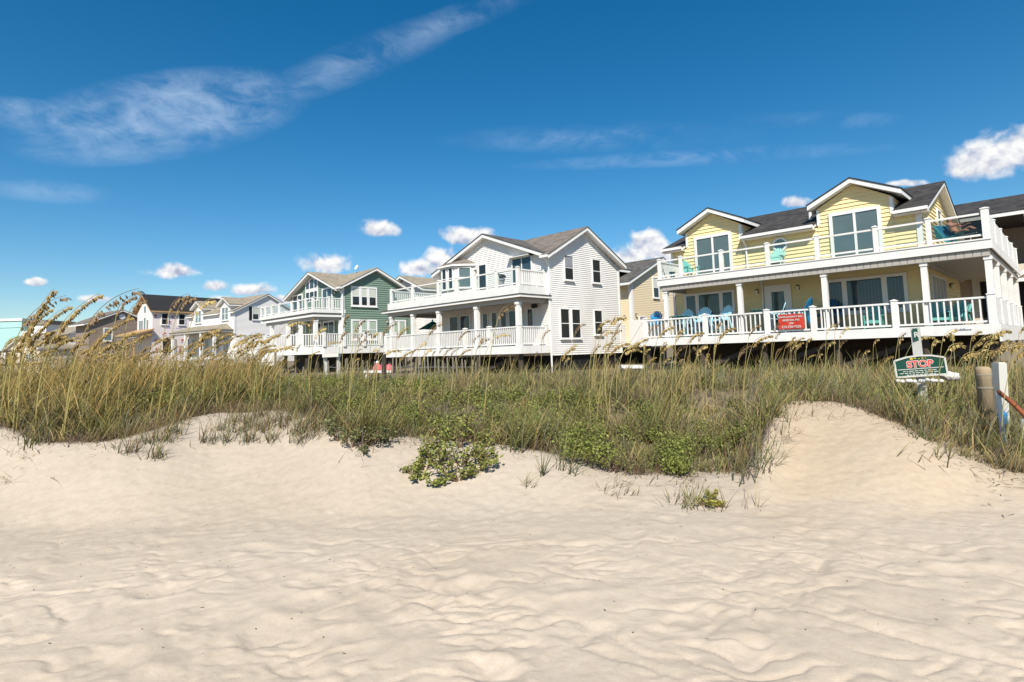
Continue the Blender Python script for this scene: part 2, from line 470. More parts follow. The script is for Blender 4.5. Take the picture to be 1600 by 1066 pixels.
# ------------------------------------------------------------------ yellow house
H = House("beach_house", "yellow two-storey house with two dormers and white decks on both floors", (-10, 33, GZ))
YH = H
F0, FR = front(28.5), right(-4.35)
wall = MB()
wall.box(-15.74, -4.36, 28.52, 38, .1, 5.3)
wall.prism([(-15.74, 28.52, 5.3), (-15.74, 38, 5.3), (-15.74, 33.1, 7.05)], (11.38, 0, 0))
laps(wall, F0, [(-15.75, .46), (-4.35, .46), (-4.35, 5.3), (-15.75, 5.3)], .18)
laps(wall, FR, [(28.5, .46), (38, .46), (38, 5.3), (33.1, 7.1), (28.5, 5.3)], .18)
laps(wall, left(-15.75), [(28.5, .46), (38, .46), (38, 5.3), (33.1, 7.1), (28.5, 5.3)], .18)
w = H.part("wall", wall, "yellow_siding")
H.part("corner_trim", MB().box(-15.75, -15.63, 28.44, 28.5, .46, 5.25), "white_trim", w)
H.part("corner_trim", MB().box(-4.47, -4.34, 28.44, 28.5, .46, 5.25).box(-4.34, -4.28, 28.44, 28.58, .46, 5.25), "white_trim", w)
# main roof, front eave broken by the dormers
gable_roof(H, 'x', 33.1, 7.36, 5.38, 28.08, 38.45, -16.1, -3.95, "charcoal_shingle", gaps=(28.5, [(-16.1, -14.86), (-11.72, -8.28), (-5.2, -3.95)]))
for a, b in ((-16.1, -14.88), (-5.18, -3.97), (-11.7, -8.3)):
    gu = H.part("gutter", MB().box(a, b, 27.95, 28.07, 5.27, 5.40).box(a, b, 28.07, 28.5, 5.20, 5.235), "white_trim")
H.part("downspout", MB().tube([(-11.55, 28.0, 5.28), (-11.55, 28.2, 5.1), (-11.55, 28.40, 4.95), (-11.55, 28.42, 3.5)], .045, 8), "white_trim", gu)
H.part("downspout", MB().tube([(-10.9, 28.42, 3.1), (-10.9, 28.42, .5)], .045, 8), "white_trim", gu)
for cx, wl, wr, e0, e1 in ((-13.28, -14.79, -11.78, -15.13, -11.43), (-6.68, -8.20, -5.25, -8.52, -4.80)):
    d = MB(); zs = 7.0-(cx-wl)*.5
    d.box(wl, wr, 28.5, 32.2, 5.0, 6.13)
    laps(d, Face((0, 28.478, 0), (1, 0, 0), (0, -1, 0)), [(wl, 3.5), (wr, 3.5), (wr, 6.15), (cx, 6.98), (wl, 6.15)], .18)
    laps(d, Face((wr, 0, 0), (0, 1, 0), (1, 0, 0)), [(28.5, 5.3), (31.5, 5.3), (31.5, 6.13), (28.5, 6.13)], .18)
    laps(d, Face((wl, 0, 0), (0, 1, 0), (-1, 0, 0)), [(28.5, 5.3), (31.5, 5.3), (31.5, 6.13), (28.5, 6.13)], .18)
    dm = H.part("dormer", d, "yellow_siding")
    t = MB()
    t.box(wl-.02, wl+.10, 28.43, 28.47, 5.38, 6.1); t.box(wr-.10, wr+.02, 28.43, 28.47, 5.38, 6.1); t.box(wr+.016, wr+.04, 28.43, 28.6, 5.45, 6.1)
    H.part("corner_trim", t, "white_trim", dm)
    gable_roof(H, 'y', cx, 7.19, 6.30, e0, e1, 28.03, 32.6, "charcoal_shingle", dm, trim=.2, name="dormer_roof")
    Fd = Face((0, 28.46, 0), (1, 0, 0), (0, -1, 0))
    window(H, Fd, cx-1.03, cx+1.0, 3.52, 5.83, cols=2, pane="pane_sky", fr=.14, mul=.1, sill=False, name="sliding_door")
# octagonal window
octp = lambda r, s=8: [(-9.93+r*math.cos(math.pi/8+k*math.pi/4), 4.78+r*math.sin(math.pi/8+k*math.pi/4)) for k in range(s)]
o8 = MB(); oi, oo = octp(.27), octp(.37)
for k in range(8):
    o8.prism([F0.p(*oi[k], 0), F0.p(*oo[k], 0), F0.p(*oo[(k+1) % 8], 0), F0.p(*oi[(k+1) % 8], 0)], F0.n*.09)
ow = H.part("octagonal_window", o8, "white_trim")
H.part("pane", poly_panel(MB(), F0, octp(.275), .02, .05), "pane_bright", ow)
# lower floor openings
window(H, F0, -15.09, -12.31, .9, 2.84, splits=[-14.35, -13.03], pane="pane_curtain", fr=.13, mul=.2)
dw = window(H, F0, -10.81, -9.57, .48, 2.83, pane="pane_curtain", fr=.32, sill=False, name="front_door")
H.part("door_knob", MB().lathe([(.03, -.03), (.045, 0), (.03, .03)], F0.p(-9.74, 1.5, .09), 8), "bronze_metal", dw)
window(H, F0, -8.05, -4.96, 1.22, 2.82, splits=[-7.31, -5.78], pane="pane_blue", fr=.13, mul=.2)
sdr = window(H, FR, 29.55, 33.3, .48, 2.78, cols=4, pane="pane_dark", fr=.1, mul=.05, sill=False, name="sliding_door")
vb = MB()
for k in range(34):
    u = 29.72+k*.103; fbox(vb, FR, u, u+.082, .62, 2.66, .054+.006*(k % 2), .062+.006*(k % 2))
H.part("blind", vb, "vertical_blind", sdr)
wall_lamp(H, F0, -11.16, 2.6); wall_lamp(H, F0, -9.25, 2.62); wall_lamp(H, FR, 34.6, 2.55)
window(H, FR, 32.6, 33.7, 5.1, 6.1, pane="pane_sky", fr=.1)
H.part("vent_pipe", MB().tube([(-8.75, 29.3, 5.7), (-8.75, 29.3, 6.25)], .07, 10), "white_trim")
# upper deck
ud = MB()
ud.box(-15.2, -2.0, 26.0, 28.5, 3.40, 3.48); ud.box(-4.33, -2.0, 28.5, 39.3, 3.40, 3.48)
ud.box(-15.24, -1.97, 25.95, 26.0, 3.13, 3.49); ud.box(-2.0, -1.95, 26.0, 39.3, 3.13, 3.49); ud.box(-15.24, -15.2, 26.0, 28.5, 3.13, 3.49)
ud.box(-15.26, -1.93, 25.92, 25.95, 3.45, 3.50)
ub = H.part("upper_deck", ud, "white_paint")
H.part("deck_floor", MB().box(-53, -42.7, 20.6, 23.0, 3.885, 3.9), "deck_boards")
H.part("deck_floor", MB().box(-15.15, -2.05, 26.15, 28.44, 3.485, 3.5).box(-4.28, -2.05, 28.44, 39.2, 3.485, 3.5), "deck_boards")
bm_ = MB(); bm_.box(-15.15, -2.05, 26.05, 26.22, 2.87, 3.15); bm_.box(-2.27, -2.05, 26.22, 39.2, 2.87, 3.15); bm_.box(-15.15, -14.98, 26.22, 28.5, 2.87, 3.15)
x = -15.0
while x < -2.2:
    bm_.box(x, x+.22, 26.03, 26.05, 2.88, 3.12); x += .245
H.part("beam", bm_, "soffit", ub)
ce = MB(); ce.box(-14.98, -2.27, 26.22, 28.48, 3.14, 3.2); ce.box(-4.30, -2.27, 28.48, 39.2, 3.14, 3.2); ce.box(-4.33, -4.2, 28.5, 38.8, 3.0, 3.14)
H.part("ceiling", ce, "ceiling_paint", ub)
px_ = [-15.1, -13.9, -11.8, -9.65, -7.6, -5.45, -3.73, -2.07]
railing(H, [(x, 26.06) for x in px_[:-1]], 3.48, 4.44, "glass", [(x, 26.06) for x in px_[:-1]], gap=.16, post_w=.17)
railing(H, [(-3.73, 26.06), (-2.07, 26.06)], 3.48, 4.44, "glass", [(-2.07, 26.06)], gap=.16, glass="rail_glass_tinted", post_w=.22, post_top=.16)
railing(H, [(-2.07, 26.06), (-2.07, 39.2)], 3.48, 4.44, "picket", [(-2.07, y) for y in (28.6, 31.3, 34, 36.6, 39.1)], bal=.09, spacing=.11)
railing(H, [(-15.1, 26.06), (-15.1, 28.4)], 3.48, 4.44, "picket", [])
for x in (-14.9, -11.07, -7.46, -4.0, -2.12): column(H, x, 26.2, .46, 2.87)
for y in (28.9, 32.0, 35.2, 38.6): column(H, -2.14, y, .46, 2.87)
# lower deck
ld = MB()
ld.box(-16.5, -2.0, 26.0, 28.5, .38, .46); ld.box(-4.33, -2.0, 28.5, 39.3, .38, .46)
ld.box(-16.54, -1.96, 25.94, 26.0, .10, .47); ld.box(-16.54, -16.5, 26.0, 28.5, .10, .47); ld.box(-2.0, -1.94, 26.0, 39.3, -.16, .47)
H.part("lower_deck", ld, "white_paint")
lp = [-16.1, -12.8, -9.87, -7.95, -5.04, -2.17]
H.part("deck_floor", MB().box(-16.45, -2.1, 26.12, 28.44, .465, .48).box(-4.28, -2.1, 28.44, 39.2, .465, .48), "deck_boards")
lp = [-16.1, -12.8, -9.87, -7.95, -5.02, -2.14]
railing(H, [(x, 26.06) for x in lp], .46, 1.45, "picket", [(x, 26.06) for x in lp], post_w=.2, spacing=.205, bal=.05)
railing(H, [(-2.1, 26.06), (-2.1, 39.2)], .46, 1.45, "picket", [(-2.1, y) for y in (28.6, 31.3, 34, 36.6, 39.1)], bal=.09, spacing=.11)
railing(H, [(-16.1, 26.06), (-16.1, 28.5)], .46, 1.45, "picket", [])
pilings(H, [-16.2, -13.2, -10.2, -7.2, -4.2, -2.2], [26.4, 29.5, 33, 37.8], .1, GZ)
H.part("underhouse_shade_panel", MB().box(-15.9, -2.3, 29.0, 29.2, GZ-.3, .1).box(-2.5, -2.3, 29.2, 39, GZ-.3, .1).box(-15.9, -15.7, 29.2, 38, GZ-.3, .1), "dark_piling")  # added dark panels that keep the space under the house nearly black

for y in (27.2, 30.4, 34.0):
    H.part("piling", MB().box(-2.2, -1.88, y-.16, y+.16, GZ-.6, -.16), "weathered_wood")
H.part("brace", MB().beam((-2.0, 26.2, .1), (-2.0, 28.6, GZ-.1), .10, .24), "weathered_wood")

# ------------------------------------------------------------------ white house
H = House("beach_house", "white clapboard house with a bay window, glass-railed balcony and bare side gable", (-25, 26, GZ))
WH = H
F0, FR = front(23.2), right(-20.2)
wall = MB(); wall.box(-29.78, -20.22, 23.22, 29.8, -.25, 5.15)
laps(wall, F0, [(-29.8, .3), (-20.2, .3), (-20.2, 5.25), (-25.1, 7.0), (-29.8, 5.25)], .116, .03)
laps(wall, FR, [(23.2, -.25), (29.8, -.25), (29.8, 5.05), (26.3, 6.95), (23.2, 5.2)], .116, .03)
laps(wall, left(-29.8), [(23.2, .3), (29.8, .3), (29.8, 5.05), (23.2, 5.05)], .116, .03)
wall.prism([(-20.22, 23.22, 5.15), (-20.22, 29.8, 5.0), (-20.22, 26.3, 6.9)], (-4.8, 0, 0))
wall.prism([(-29.7, 23.22, 5.15), (-20.3, 23.22, 5.15), (-25.1, 6.95+.0, 6.95)] if False else [(-29.7, 23.22, 5.15), (-20.3, 23.22, 5.15), (-25.1, 23.22, 6.95)], (0, 6.4, 0))
w = H.part("wall", wall, "white_vinyl")
H.part("corner_trim", MB().box(-20.3, -20.19, 23.14, 23.19, .3, 5.2).box(-20.19, -20.14, 23.14, 23.3, -.25, 5.2), "white_trim", w)
H.part("corner_trim", MB().box(-20.19, -20.14, 29.7, 29.83, -.25, 5.0), "white_trim", w)
H.part("corner_trim", MB().box(-29.83, -29.7, 23.14, 23.19, .3, 5.2), "white_trim", w)
gable_roof(H, 'y', -25.1, 7.16, 5.28, -30.25, -20.2, 22.8, 30.1, "dark_grey_shingle", trim=.2)
gable_roof(H, 'x', 26.3, 7.12, 5.16, 22.75, 30.2, -25.5, -19.78, "grey_shingle", trim=.2, gaps=(23.3, [(-20.38, -19.78)]))
gu = H.part("gutter", MB().box(-20.35, -19.82, 22.62, 22.76, 5.02, 5.15), "white_trim")
H.part("downspout", MB().tube([(-20.12, 22.7, 5.05), (-20.12, 22.9, 4.9), (-20.12, 23.1, 4.6), (-20.12, 23.1, 3.1)], .04, 8), "white_trim", gu)
H.part("downspout", MB().tube([(-20.12, 23.08, 2.7), (-20.12, 23.08, GZ)], .05, 8), "white_trim", gu)
for u0, u1, bf in ((24.5, 25.24, .3), (27.08, 27.84, 0)): window(H, FR, u0-.05, u1+.05, 3.92, 5.38, rows=2, pane="pane_dark", fr=.06, blind="cover_grey" if bf else None, blind_frac=.42)
for u0, u1, zb in ((23.97, 24.72, .64), (24.96, 25.72, .64), (27.06, 27.82, .84)): window(H, FR, u0-.04, u1+.04, zb, 2.34, rows=2, pane="pane_dark", fr=.06)
window(H, F0, -25.9, -25.12, 3.5, 5.43, pane="pane_dark", fr=.08, sill=False, name="balcony_door", rows=1)
window(H, F0, -23.0, -21.36, 3.5, 5.42, cols=2, pane="pane_blue", fr=.09, sill=False, name="sliding_door")
H.part("awning", MB().prism([(-23.15, 23.18, 5.5), (-23.15, 22.85, 5.42), (-23.15, 22.85, 5.38), (-23.15, 23.18, 5.44)], (1.75, 0, 0)), "white_trim")
fl = MB(); fl.lathe([(.03, -.1), (.12, -.05), (.14, .06), (.05, .1)], (-21.3, 23.0, 5.42), 8); fl.beam((-21.3, 23.19, 5.4), (-21.3, 23.0, 5.4), .05, .05)
H.part("wall_lamp", fl, "black_metal")
fl = MB(); fl.lathe([(.05, -.14), (.17, -.1), (.17, .08), (.05, .12)], (-21.15, 22.95, 2.5), 8); fl.beam((-21.15, 23.19, 2.5), (-21.15, 22.95, 2.5), .06, .06)
H.part("wall_lamp", fl, "black_metal")
wall_lamp(H, F0, -26.15, 5.0, m="black_metal")
for a, b, zb, p in ((-28.8, -27.9, .36, "pane_dark"), (-27.78, -26.78, .36, "pane_blue"), (-25.62, -25.1, .95, "pane_blue"), (-24.82, -24.3, .36, "pane_dark"), (-24.05, -23.5, .36, "pane_dark"), (-23.36, -22.2, .95, "pane_blue"), (-21.9, -21.38, .95, "pane_dark")):
    window(H, F0, a, b, zb, 2.42, pane=p, fr=.07, sill=False)
# bay
bw = MB()
pts = [(-29.3, 23.2), (-28.5, 22.3), (-27.15, 22.3), (-26.31, 23.2)]
bw.prism([(x, y, 3.46) for x, y in pts], (0, 0, 2.0))
for (a, b) in zip(pts[:-1], pts[1:]):
    A, B = Vector((*a, 0)), Vector((*b, 0)); u = (B-A); n = Vector((u.y, -u.x, 0))
    laps(bw, Face(A, u, n), [(0, 3.46), (u.length, 3.46), (u.length, 5.42), (0, 5.42)], .116, .028)
bay = H.part("bay", bw, "white_vinyl")
Ff = Face((-28.5, 22.3, 0), (1, 0, 0), (0, -1, 0))
window(H, Ff, .14, .62, 4.0, 5.40, rows=2, pane="pane_dark", fr=.07, parent=bay); window(H, Ff, .78, 1.26, 4.0, 5.40, rows=2, pane="pane_dark", fr=.07, parent=bay)
A = Vector((-27.15, 22.3, 0)); u = Vector((-26.31, 23.2, 0))-A
window(H, Face(A, u, Vector((u.y, -u.x, 0))), .22, 1.02, 4.05, 5.36, rows=2, pane="pane_sky", fr=.06, parent=bay)
br = MB(); e = .22
P = [(-29.3-e, 23.2), (-28.5-.1, 22.3-e), (-27.15+.1, 22.3-e), (-26.31+e, 23.2)]
br.prism([(x, y, 5.42) for x, y in P], (0, 0, .11)); H.part("bay_fascia", br, "white_trim", bay)
br = MB(); top = [(-28.6, 23.21, 6.0), (-27.1, 23.21, 6.0)]
Q = [(x, y, 5.535) for x, y in P]
br.add(Q+top, [(0, 1, 4), (1, 2, 5, 4), (2, 3, 5), (3, 0, 4, 5), (0, 3, 2, 1)]); H.part("bay_roof", br, "grey_shingle", bay)
# balcony over the porch
ud = MB()
ud.box(-32.6, -20.4, 21.0, 23.2, 3.38, 3.46); ud.box(-32.6, -29.8, 23.2, 25.5, 3.38, 3.46)
ud.box(-32.64, -20.4, 20.94, 21.0, 3.0, 3.47); ud.box(-20.4, -20.34, 20.94, 23.2, 3.0, 3.47); ud.box(-32.66, -32.6, 20.94, 25.5, 3.0, 3.47); ud.box(-32.6, -29.8, 25.5, 25.56, 3.0, 3.47)
b = H.part("balcony", ud, "white_paint")
H.part("deck_floor", MB().box(-32.5, -20.45, 21.1, 23.12, 3.465, 3.48), "deck_boards")
pr = MB(); pr.box(-33.1, -20.02, 20.72, 23.18, 2.945, 2.995); pr.box(-33.1, -29.82, 23.18, 25.8, 2.945, 2.995); H.part("porch_roof", pr, "dark_grey_shingle", b)
pf = MB(); pf.box(-33.07, -20.05, 20.75, 20.9, 2.82, 2.944); pf.box(-20.2, -20.05, 20.9, 23.18, 2.82, 2.944); pf.box(-33.07, -32.9, 20.9, 25.7, 2.82, 2.944)
H.part("porch_fascia", pf, "white_trim", b)
pb = MB(); pb.box(-32.6, -20.36, 20.95, 21.12, 2.58, 2.85); pb.box(-20.5, -20.36, 21.12, 23.18, 2.58, 2.85); pb.box(-32.6, -32.45, 21.12, 25.5, 2.58, 2.85)
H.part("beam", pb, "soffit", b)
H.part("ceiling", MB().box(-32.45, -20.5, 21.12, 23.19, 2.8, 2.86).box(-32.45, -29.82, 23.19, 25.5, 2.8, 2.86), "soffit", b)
up_ = [-32.3, -29.85, -27.2, -25.43, -23.8, -22.08, -20.48]
railing(H, [(x, 21.06) for x in up_], 3.46, 4.36, "glass", [(x, 21.06) for x in up_], gap=.12, post_w=.17, post_top=.08)
railing(H, [(-20.48, 21.06), (-20.48, 23.15)], 3.46, 4.34, "picket", [(-20.48, 23.1)], spacing=.14, bal=.06)
railing(H, [(-32.4, 21.06), (-32.4, 25.4), (-29.9, 25.4)], 3.46, 4.34, "picket", [(-32.4, 25.4)], spacing=.16, bal=.06)
for x in (-32.3, -29.86, -27.2, -23.77, -20.52): column(H, x, 21.06, .3, 2.58, .24)
column(H, -31.2, 25.3, .3, 2.58, .24, "soffit")
ld = MB()
ld.box(-33.0, -20.3, 20.9, 23.18, .22, .30); ld.box(-33.0, -29.82, 23.18, 25.6, .22, .30)
ld.box(-33.04, -20.28, 20.84, 20.9, -.1, .31); ld.box(-20.32, -20.26, 20.9, 23.15, -.1, .31); ld.box(-33.04, -33.0, 20.9, 25.6, -.1, .31)
H.part("lower_deck", ld, "white_paint")
lp = [-32.85, -24.7, -22.68, -20.4]
H.part("deck_floor", MB().box(-32.9, -20.4, 21.0, 23.12, .305, .32).box(-32.9, -29.9, 23.12, 25.5, .305, .32), "deck_boards")
railing(H, [(x, 20.96) for x in lp], .3, 1.33, "picket", [(x, 20.96) for x in lp], post_w=.2, spacing=.15, bal=.055)
railing(H, [(-20.4, 20.96), (-20.4, 23.1)], .3, 1.33, "picket", [(-20.4, 23.0)], spacing=.15, bal=.06)
railing(H, [(-32.85, 20.96), (-32.85, 25.5), (-30.0, 25.5)], .3, 1.33, "picket", [])
pilings(H, [-32.7, -29.9, -27, -24, -20.6], [21.2, 24.5, 29.4], -.1, GZ)
H.part("underhouse_shade_panel", MB().box(-32.6, -20.35, 23.6, 23.8, GZ-.3, -.12).box(-20.55, -20.35, 23.8, 29.7, GZ-.3, -.25), "screen_black")  # black sheets added below the deck to deepen the shade there

# ------------------------------------------------------------------ green house
H = House("beach_house", "dark green house with an arched gable window and glass-railed upper deck", (-47, 26, GZ))
F0, FR = front(23.08), right(-42.6)
wall = MB(); wall.box(-52.38, -42.62, 23.1, 29.8, .3, 5.6)
laps(wall, F0, [(-52.4, .85), (-42.6, .85), (-42.6, 5.7), (-47.8, 7.42), (-52.4, 5.6)], .19)
laps(wall, FR, [(23.08, .4), (29.4, .4), (29.4, 5.7), (26.1, 7.35), (23.08, 5.75)], .19)
wall.prism([(-42.62, 23.1, 5.5), (-42.62, 29.4, 5.5), (-42.62, 26.1, 7.3)], (-5, 0, 0)); wall.prism([(-52.3, 23.1, 5.5), (-42.7, 23.1, 5.5), (-47.8, 23.1, 7.35)], (0, 6, 0))
w = H.part("wall", wall, "green_siding")
ct = MB(); ct.box(-42.75, -42.57, 23.0, 23.07, .85, 5.75); ct.box(-42.58, -42.55, 23.03, 23.2, .4, 5.75); H.part("corner_trim", ct, "white_trim", w)
gable_roof(H, 'y', -47.8, 7.6, 5.64, -52.95, -42.75, 22.55, 29.9, "taupe_shingle", trim=.2)
gable_roof(H, 'x', 26.1, 7.55, 5.76, 22.68, 29.75, -48, -42.18, "taupe_shingle", trim=.2, gaps=(23.2, [(-42.95, -42.18)]))
gu = H.part("gutter", MB().box(-43.2, -42.2, 22.55, 22.67, 5.6, 5.74), "white_trim")
H.part("downspout", MB().tube([(-42.5, 22.6, 5.62), (-42.5, 23.0, 5.2), (-42.5, 23.0, 3.4)], .05, 8), "white_trim", gu)
# arched gable window: three lights stepped under the gable, three below
f = MB()
def arch(u): return 7.2-abs(u+47.95)*.36 if u < -47.95 else 7.2-(u+47.95)*.26
outer = [(-49.25, 5.0), (-46.85, 5.0), (-46.85, arch(-46.85)), (-47.95, arch(-47.95)), (-49.25, arch(-49.25))]
poly_panel(f, F0, outer, .0, .08)
gw = H.part("gable_window", f, "white_trim")
for a, b in ((-49.08, -48.5), (-48.32, -47.62), (-47.46, -47.0)):
    m = (a+b)/2
    pts = [(a, 6.2), (b, 6.2), (b, arch(b)-.16), ((a+b)/2, arch(m)-.12), (a, arch(a)-.16)]
    H.part("pane", poly_panel(MB(), F0, pts, .05, .09), "pane_blue", gw)
    H.part("pane", poly_panel(MB(), F0, [(a, 5.1), (b, 5.1), (b, 5.88), (a, 5.88)], .05, .09), "pane_dark", gw)
window(H, F0, -51.9, -49.85, 3.95, 5.92, cols=2, pane="pane_dark", fr=.14, sill=False, name="sliding_door")
window(H, F0, -46.1, -44.25, 3.95, 5.98, cols=2, pane="pane_blue", fr=.14, sill=False, name="sliding_door")
for a, b, p in ((-51.9, -50.9, "pane_dark"), (-50.2, -49.2, "pane_dark"), (-48.0, -46.2, "pane_dark"), (-45.9, -43.9, "pane_blue")):
    window(H, F0, a, b, .9, 3.12, cols=2 if b-a > 1.4 else 1, pane=p, fr=.12, sill=False, name="sliding_door")
window(H, FR, 23.82, 26.28, 4.2, 5.9, cols=3, rows=2, pane="pane_dark", fr=.13, mul=.24, blind="blind")
window(H, FR, 23.80, 26.26, 1.4, 3.12, cols=3, rows=2, pane="pane_dark", fr=.13, mul=.24, blind="blind_green", blind_frac=.62)
window(H, FR, 27.7, 29.2, 1.5, 3.15, cols=2, pane="pane_dark", fr=.14, mul=.2, blind="blind_green", blind_frac=.7)
wall_lamp(H, F0, -43.7, 5.4); wall_lamp(H, FR, 27.2, 3.0)
dsh = MB(); dsh.tube([(-45.2, 26.1, 7.45), (-45.2, 26.0, 7.85)], .03, 6)
dsh.lathe([(.03, -.04), (.22, .03), (.24, .07), (.22, .06), (.03, 0)], (0, 0, 0), 14)
for i in range(len(dsh.v)-5*14, len(dsh.v)):
    p = Matrix.Rotation(R(62), 3, 'X') @ Vector(dsh.v[i]); dsh.v[i] = (p.x-45.2, p.y+25.9, p.z+7.95)
H.part("satellite_dish", dsh, "white_trim")
ud = MB(); ud.box(-53.1, -42.6, 20.5, 23.06, 3.8, 3.88); ud.box(-53.14, -42.55, 20.44, 20.5, 3.6, 3.89); ud.box(-42.6, -42.54, 20.5, 23.3, 3.6, 3.89); ud.box(-53.14, -53.1, 20.5, 23.06, 3.6, 3.89)
b = H.part("upper_deck", ud, "white_paint")
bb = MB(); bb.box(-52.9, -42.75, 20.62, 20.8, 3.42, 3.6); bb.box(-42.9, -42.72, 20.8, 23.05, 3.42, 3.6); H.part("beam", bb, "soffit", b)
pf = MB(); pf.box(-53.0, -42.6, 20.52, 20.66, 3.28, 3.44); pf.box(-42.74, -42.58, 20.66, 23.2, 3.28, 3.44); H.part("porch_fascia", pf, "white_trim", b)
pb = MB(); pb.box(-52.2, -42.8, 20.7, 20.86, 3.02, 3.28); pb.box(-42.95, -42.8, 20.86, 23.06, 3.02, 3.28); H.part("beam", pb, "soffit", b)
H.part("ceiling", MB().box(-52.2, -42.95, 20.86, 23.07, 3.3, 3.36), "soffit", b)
gp = [-53.0, -52.0, -50.6, -49.0, -46.5, -45.25, -43.9, -42.66]
railing(H, [(x, 20.56) for x in gp], 3.88, 4.78, "glass", [(x, 20.56) for x in gp], gap=.14, post_w=.19, post_top=.06)
railing(H, [(-42.66, 20.56), (-42.66, 23.2)], 3.88, 4.84, "picket", [(-42.66, 21.9), (-42.66, 23.15)], spacing=.2, bal=.06, post_w=.17)
for x in (-51.3, -47.9, -45.5, -42.85): column(H, x, 20.85, .86, 3.02, .28)
column(H, -42.86, 23.0, .86, 3.02, .26)
ldp = [(-52.2, 18.0), (-49.0, 18.45), (-44.9, 18.55), (-43.35, 19.6), (-41.5, 20.9), (-41.6, 27.4)]
ld = MB(); ld.prism([(x, y, .78) for x, y in ldp]+[(-42.55, 27.4, .78), (-42.55, 23.05, .78), (-52.2, 23.05, .78)], (0, 0, .08))
for a, bq in zip(ldp[:-1], ldp[1:]): ld.beam((*a, .59), (*bq, .59), .06, .56)
H.part("lower_deck", ld, "white_paint")
railing(H, ldp, .86, 1.9, "picket", [ldp[0], (-50.8, 18.2), ldp[1], (-46.9, 18.5), ldp[2], ldp[3], ldp[4], (-41.5, 22.6), (-41.53, 24.4), (-41.57, 26.0), ldp[5]], spacing=.19, bal=.065, post_w=.22)
pilings(H, [-51.5, -48.5, -45, -42.6], [20.9, 24, 28], .3, GZ)
H.part("underhouse_shade_panel", MB().box(-52.2, -42.7, 23.3, 23.5, GZ-.3, .3).box(-42.9, -42.7, 23.5, 29.4, GZ-.3, .3), "screen_black")  # added black sheets standing in for the deep shade under this house

# ------------------------------------------------------------------ white cottage with two wall dormers (the row bends seaward by ten degrees)
H = House("beach_house", "white cottage with two gabled dormers, a hipped porch and black shutters", (-66, 37, GZ), 10, "house")
F0, FR = front(33.85), right(-61.08)
wall = MB(); wall.box(-71.3, -61.1, 33.87, 41.5, -.2, 5.4)
laps(wall, F0, [(-71.3, .3), (-61.08, .3), (-61.08, 5.4), (-71.3, 5.4)], .13, .026)
laps(wall, FR, [(33.85, -.2), (41.5, -.2), (41.5, 5.45), (37.75, 7.4), (33.85, 5.45)], .13, .026)
wall.prism([(-61.1, 33.9, 5.3), (-61.1, 41.4, 5.3), (-61.1, 37.75, 7.3)], (-10, 0, 0))
w = H.part("wall", wall, "cottage_siding")
H.part("corner_trim", MB().box(-61.1, -61.03, 33.78, 33.95, -.2, 5.4), "white_trim", w)
gable_roof(H, 'x', 37.75, 7.62, 5.44, 33.5, 42, -71.6, -60.8, "taupe_shingle", gaps=(33.85, [(-71.6, -70.1), (-67.75, -64.1), (-61.8, -60.8)]))
for cx in (-68.92, -62.94):
    d = MB(); d.box(cx-1.12, cx+1.12, 33.84, 37.0, 5.2, 6.2)
    laps(d, Face((0, 33.83, 0), (1, 0, 0), (0, -1, 0)), [(cx-1.12, 4.2), (cx+1.12, 4.2), (cx+1.12, 6.2), (cx, 6.95), (cx-1.12, 6.2)], .13, .026)
    dm = H.part("dormer", d, "cottage_siding")
    gable_roof(H, 'y', cx, 7.16, 6.28, cx-1.42, cx+1.42, 33.4, 37.6, "taupe_shingle", dm, name="dormer_roof")
    window(H, Face((0, 33.815, 0), (1, 0, 0), (0, -1, 0)), cx-.72, cx+.72, 4.55, 6.05, cols=2, rows=2, pane="pane_bright", fr=.08, mul=.12)
window(H, FR, 35.85, 36.72, 4.55, 6.06, rows=2, pane="pane_dark", blind="blind", blind_frac=.5, shutters=2)
window(H, FR, 34.3, 35.2, 1.6, 2.94, rows=2, pane="pane_dark", blind="blind"); window(H, FR, 35.38, 36.2, 1.6, 2.94, rows=2, pane="pane_dark", blind="blind", shutters=0)
H.part("shutter", fbox(MB(), FR, 36.24, 36.6, 1.6, 2.94, 0, .07), "screen_black"); H.part("shutter", fbox(MB(), FR, 37.2, 37.5, 1.6, 2.94, 0, .07), "screen_black")
window(H, FR, 37.55, 38.4, 1.6, 2.94, rows=2, pane="pane_dark", blind="blind", shutters=0)
for a in (-69.9, -66.9, -64.6, -62.7): window(H, F0, a-.5, a+.5, .9, 2.7, cols=2, pane="pane_bright", fr=.09)
pr = MB(); q = [(-71.6, 31.6), (-61.3, 31.6), (-60.75, 33.84), (-71.6, 33.84)]
q = [(-71.6, 31.6), (-61.2, 31.6), (-61.2, 33.82), (-71.6, 33.82)]
pr.add([(x, y, 3.44) for x, y in q]+[(-71.6, 33.82, 4.15), (-62.6, 33.82, 4.15)], [(0, 1, 5, 4), (1, 2, 5), (0, 4, 3), (2, 3, 4, 5), (3, 2, 1, 0)])
p = H.part("porch_roof", pr, "taupe_shingle")
H.part("porch_fascia", MB().box(-71.5, -61.28, 31.68, 33.8, 3.2, 3.435), "soffit", p)
for x in (-71, -67.9, -64.4, -61.6): column(H, x, 31.9, .2, 3.2, .28)
pd = MB(); pd.box(-71.4, -61.2, 31.6, 33.8, -.2, .2); H.part("porch_floor", pd, "weathered_wood")
pilings(H, [-70.5, -67, -64, -61.5], [32.2, 36, 40], -.2, GZ)

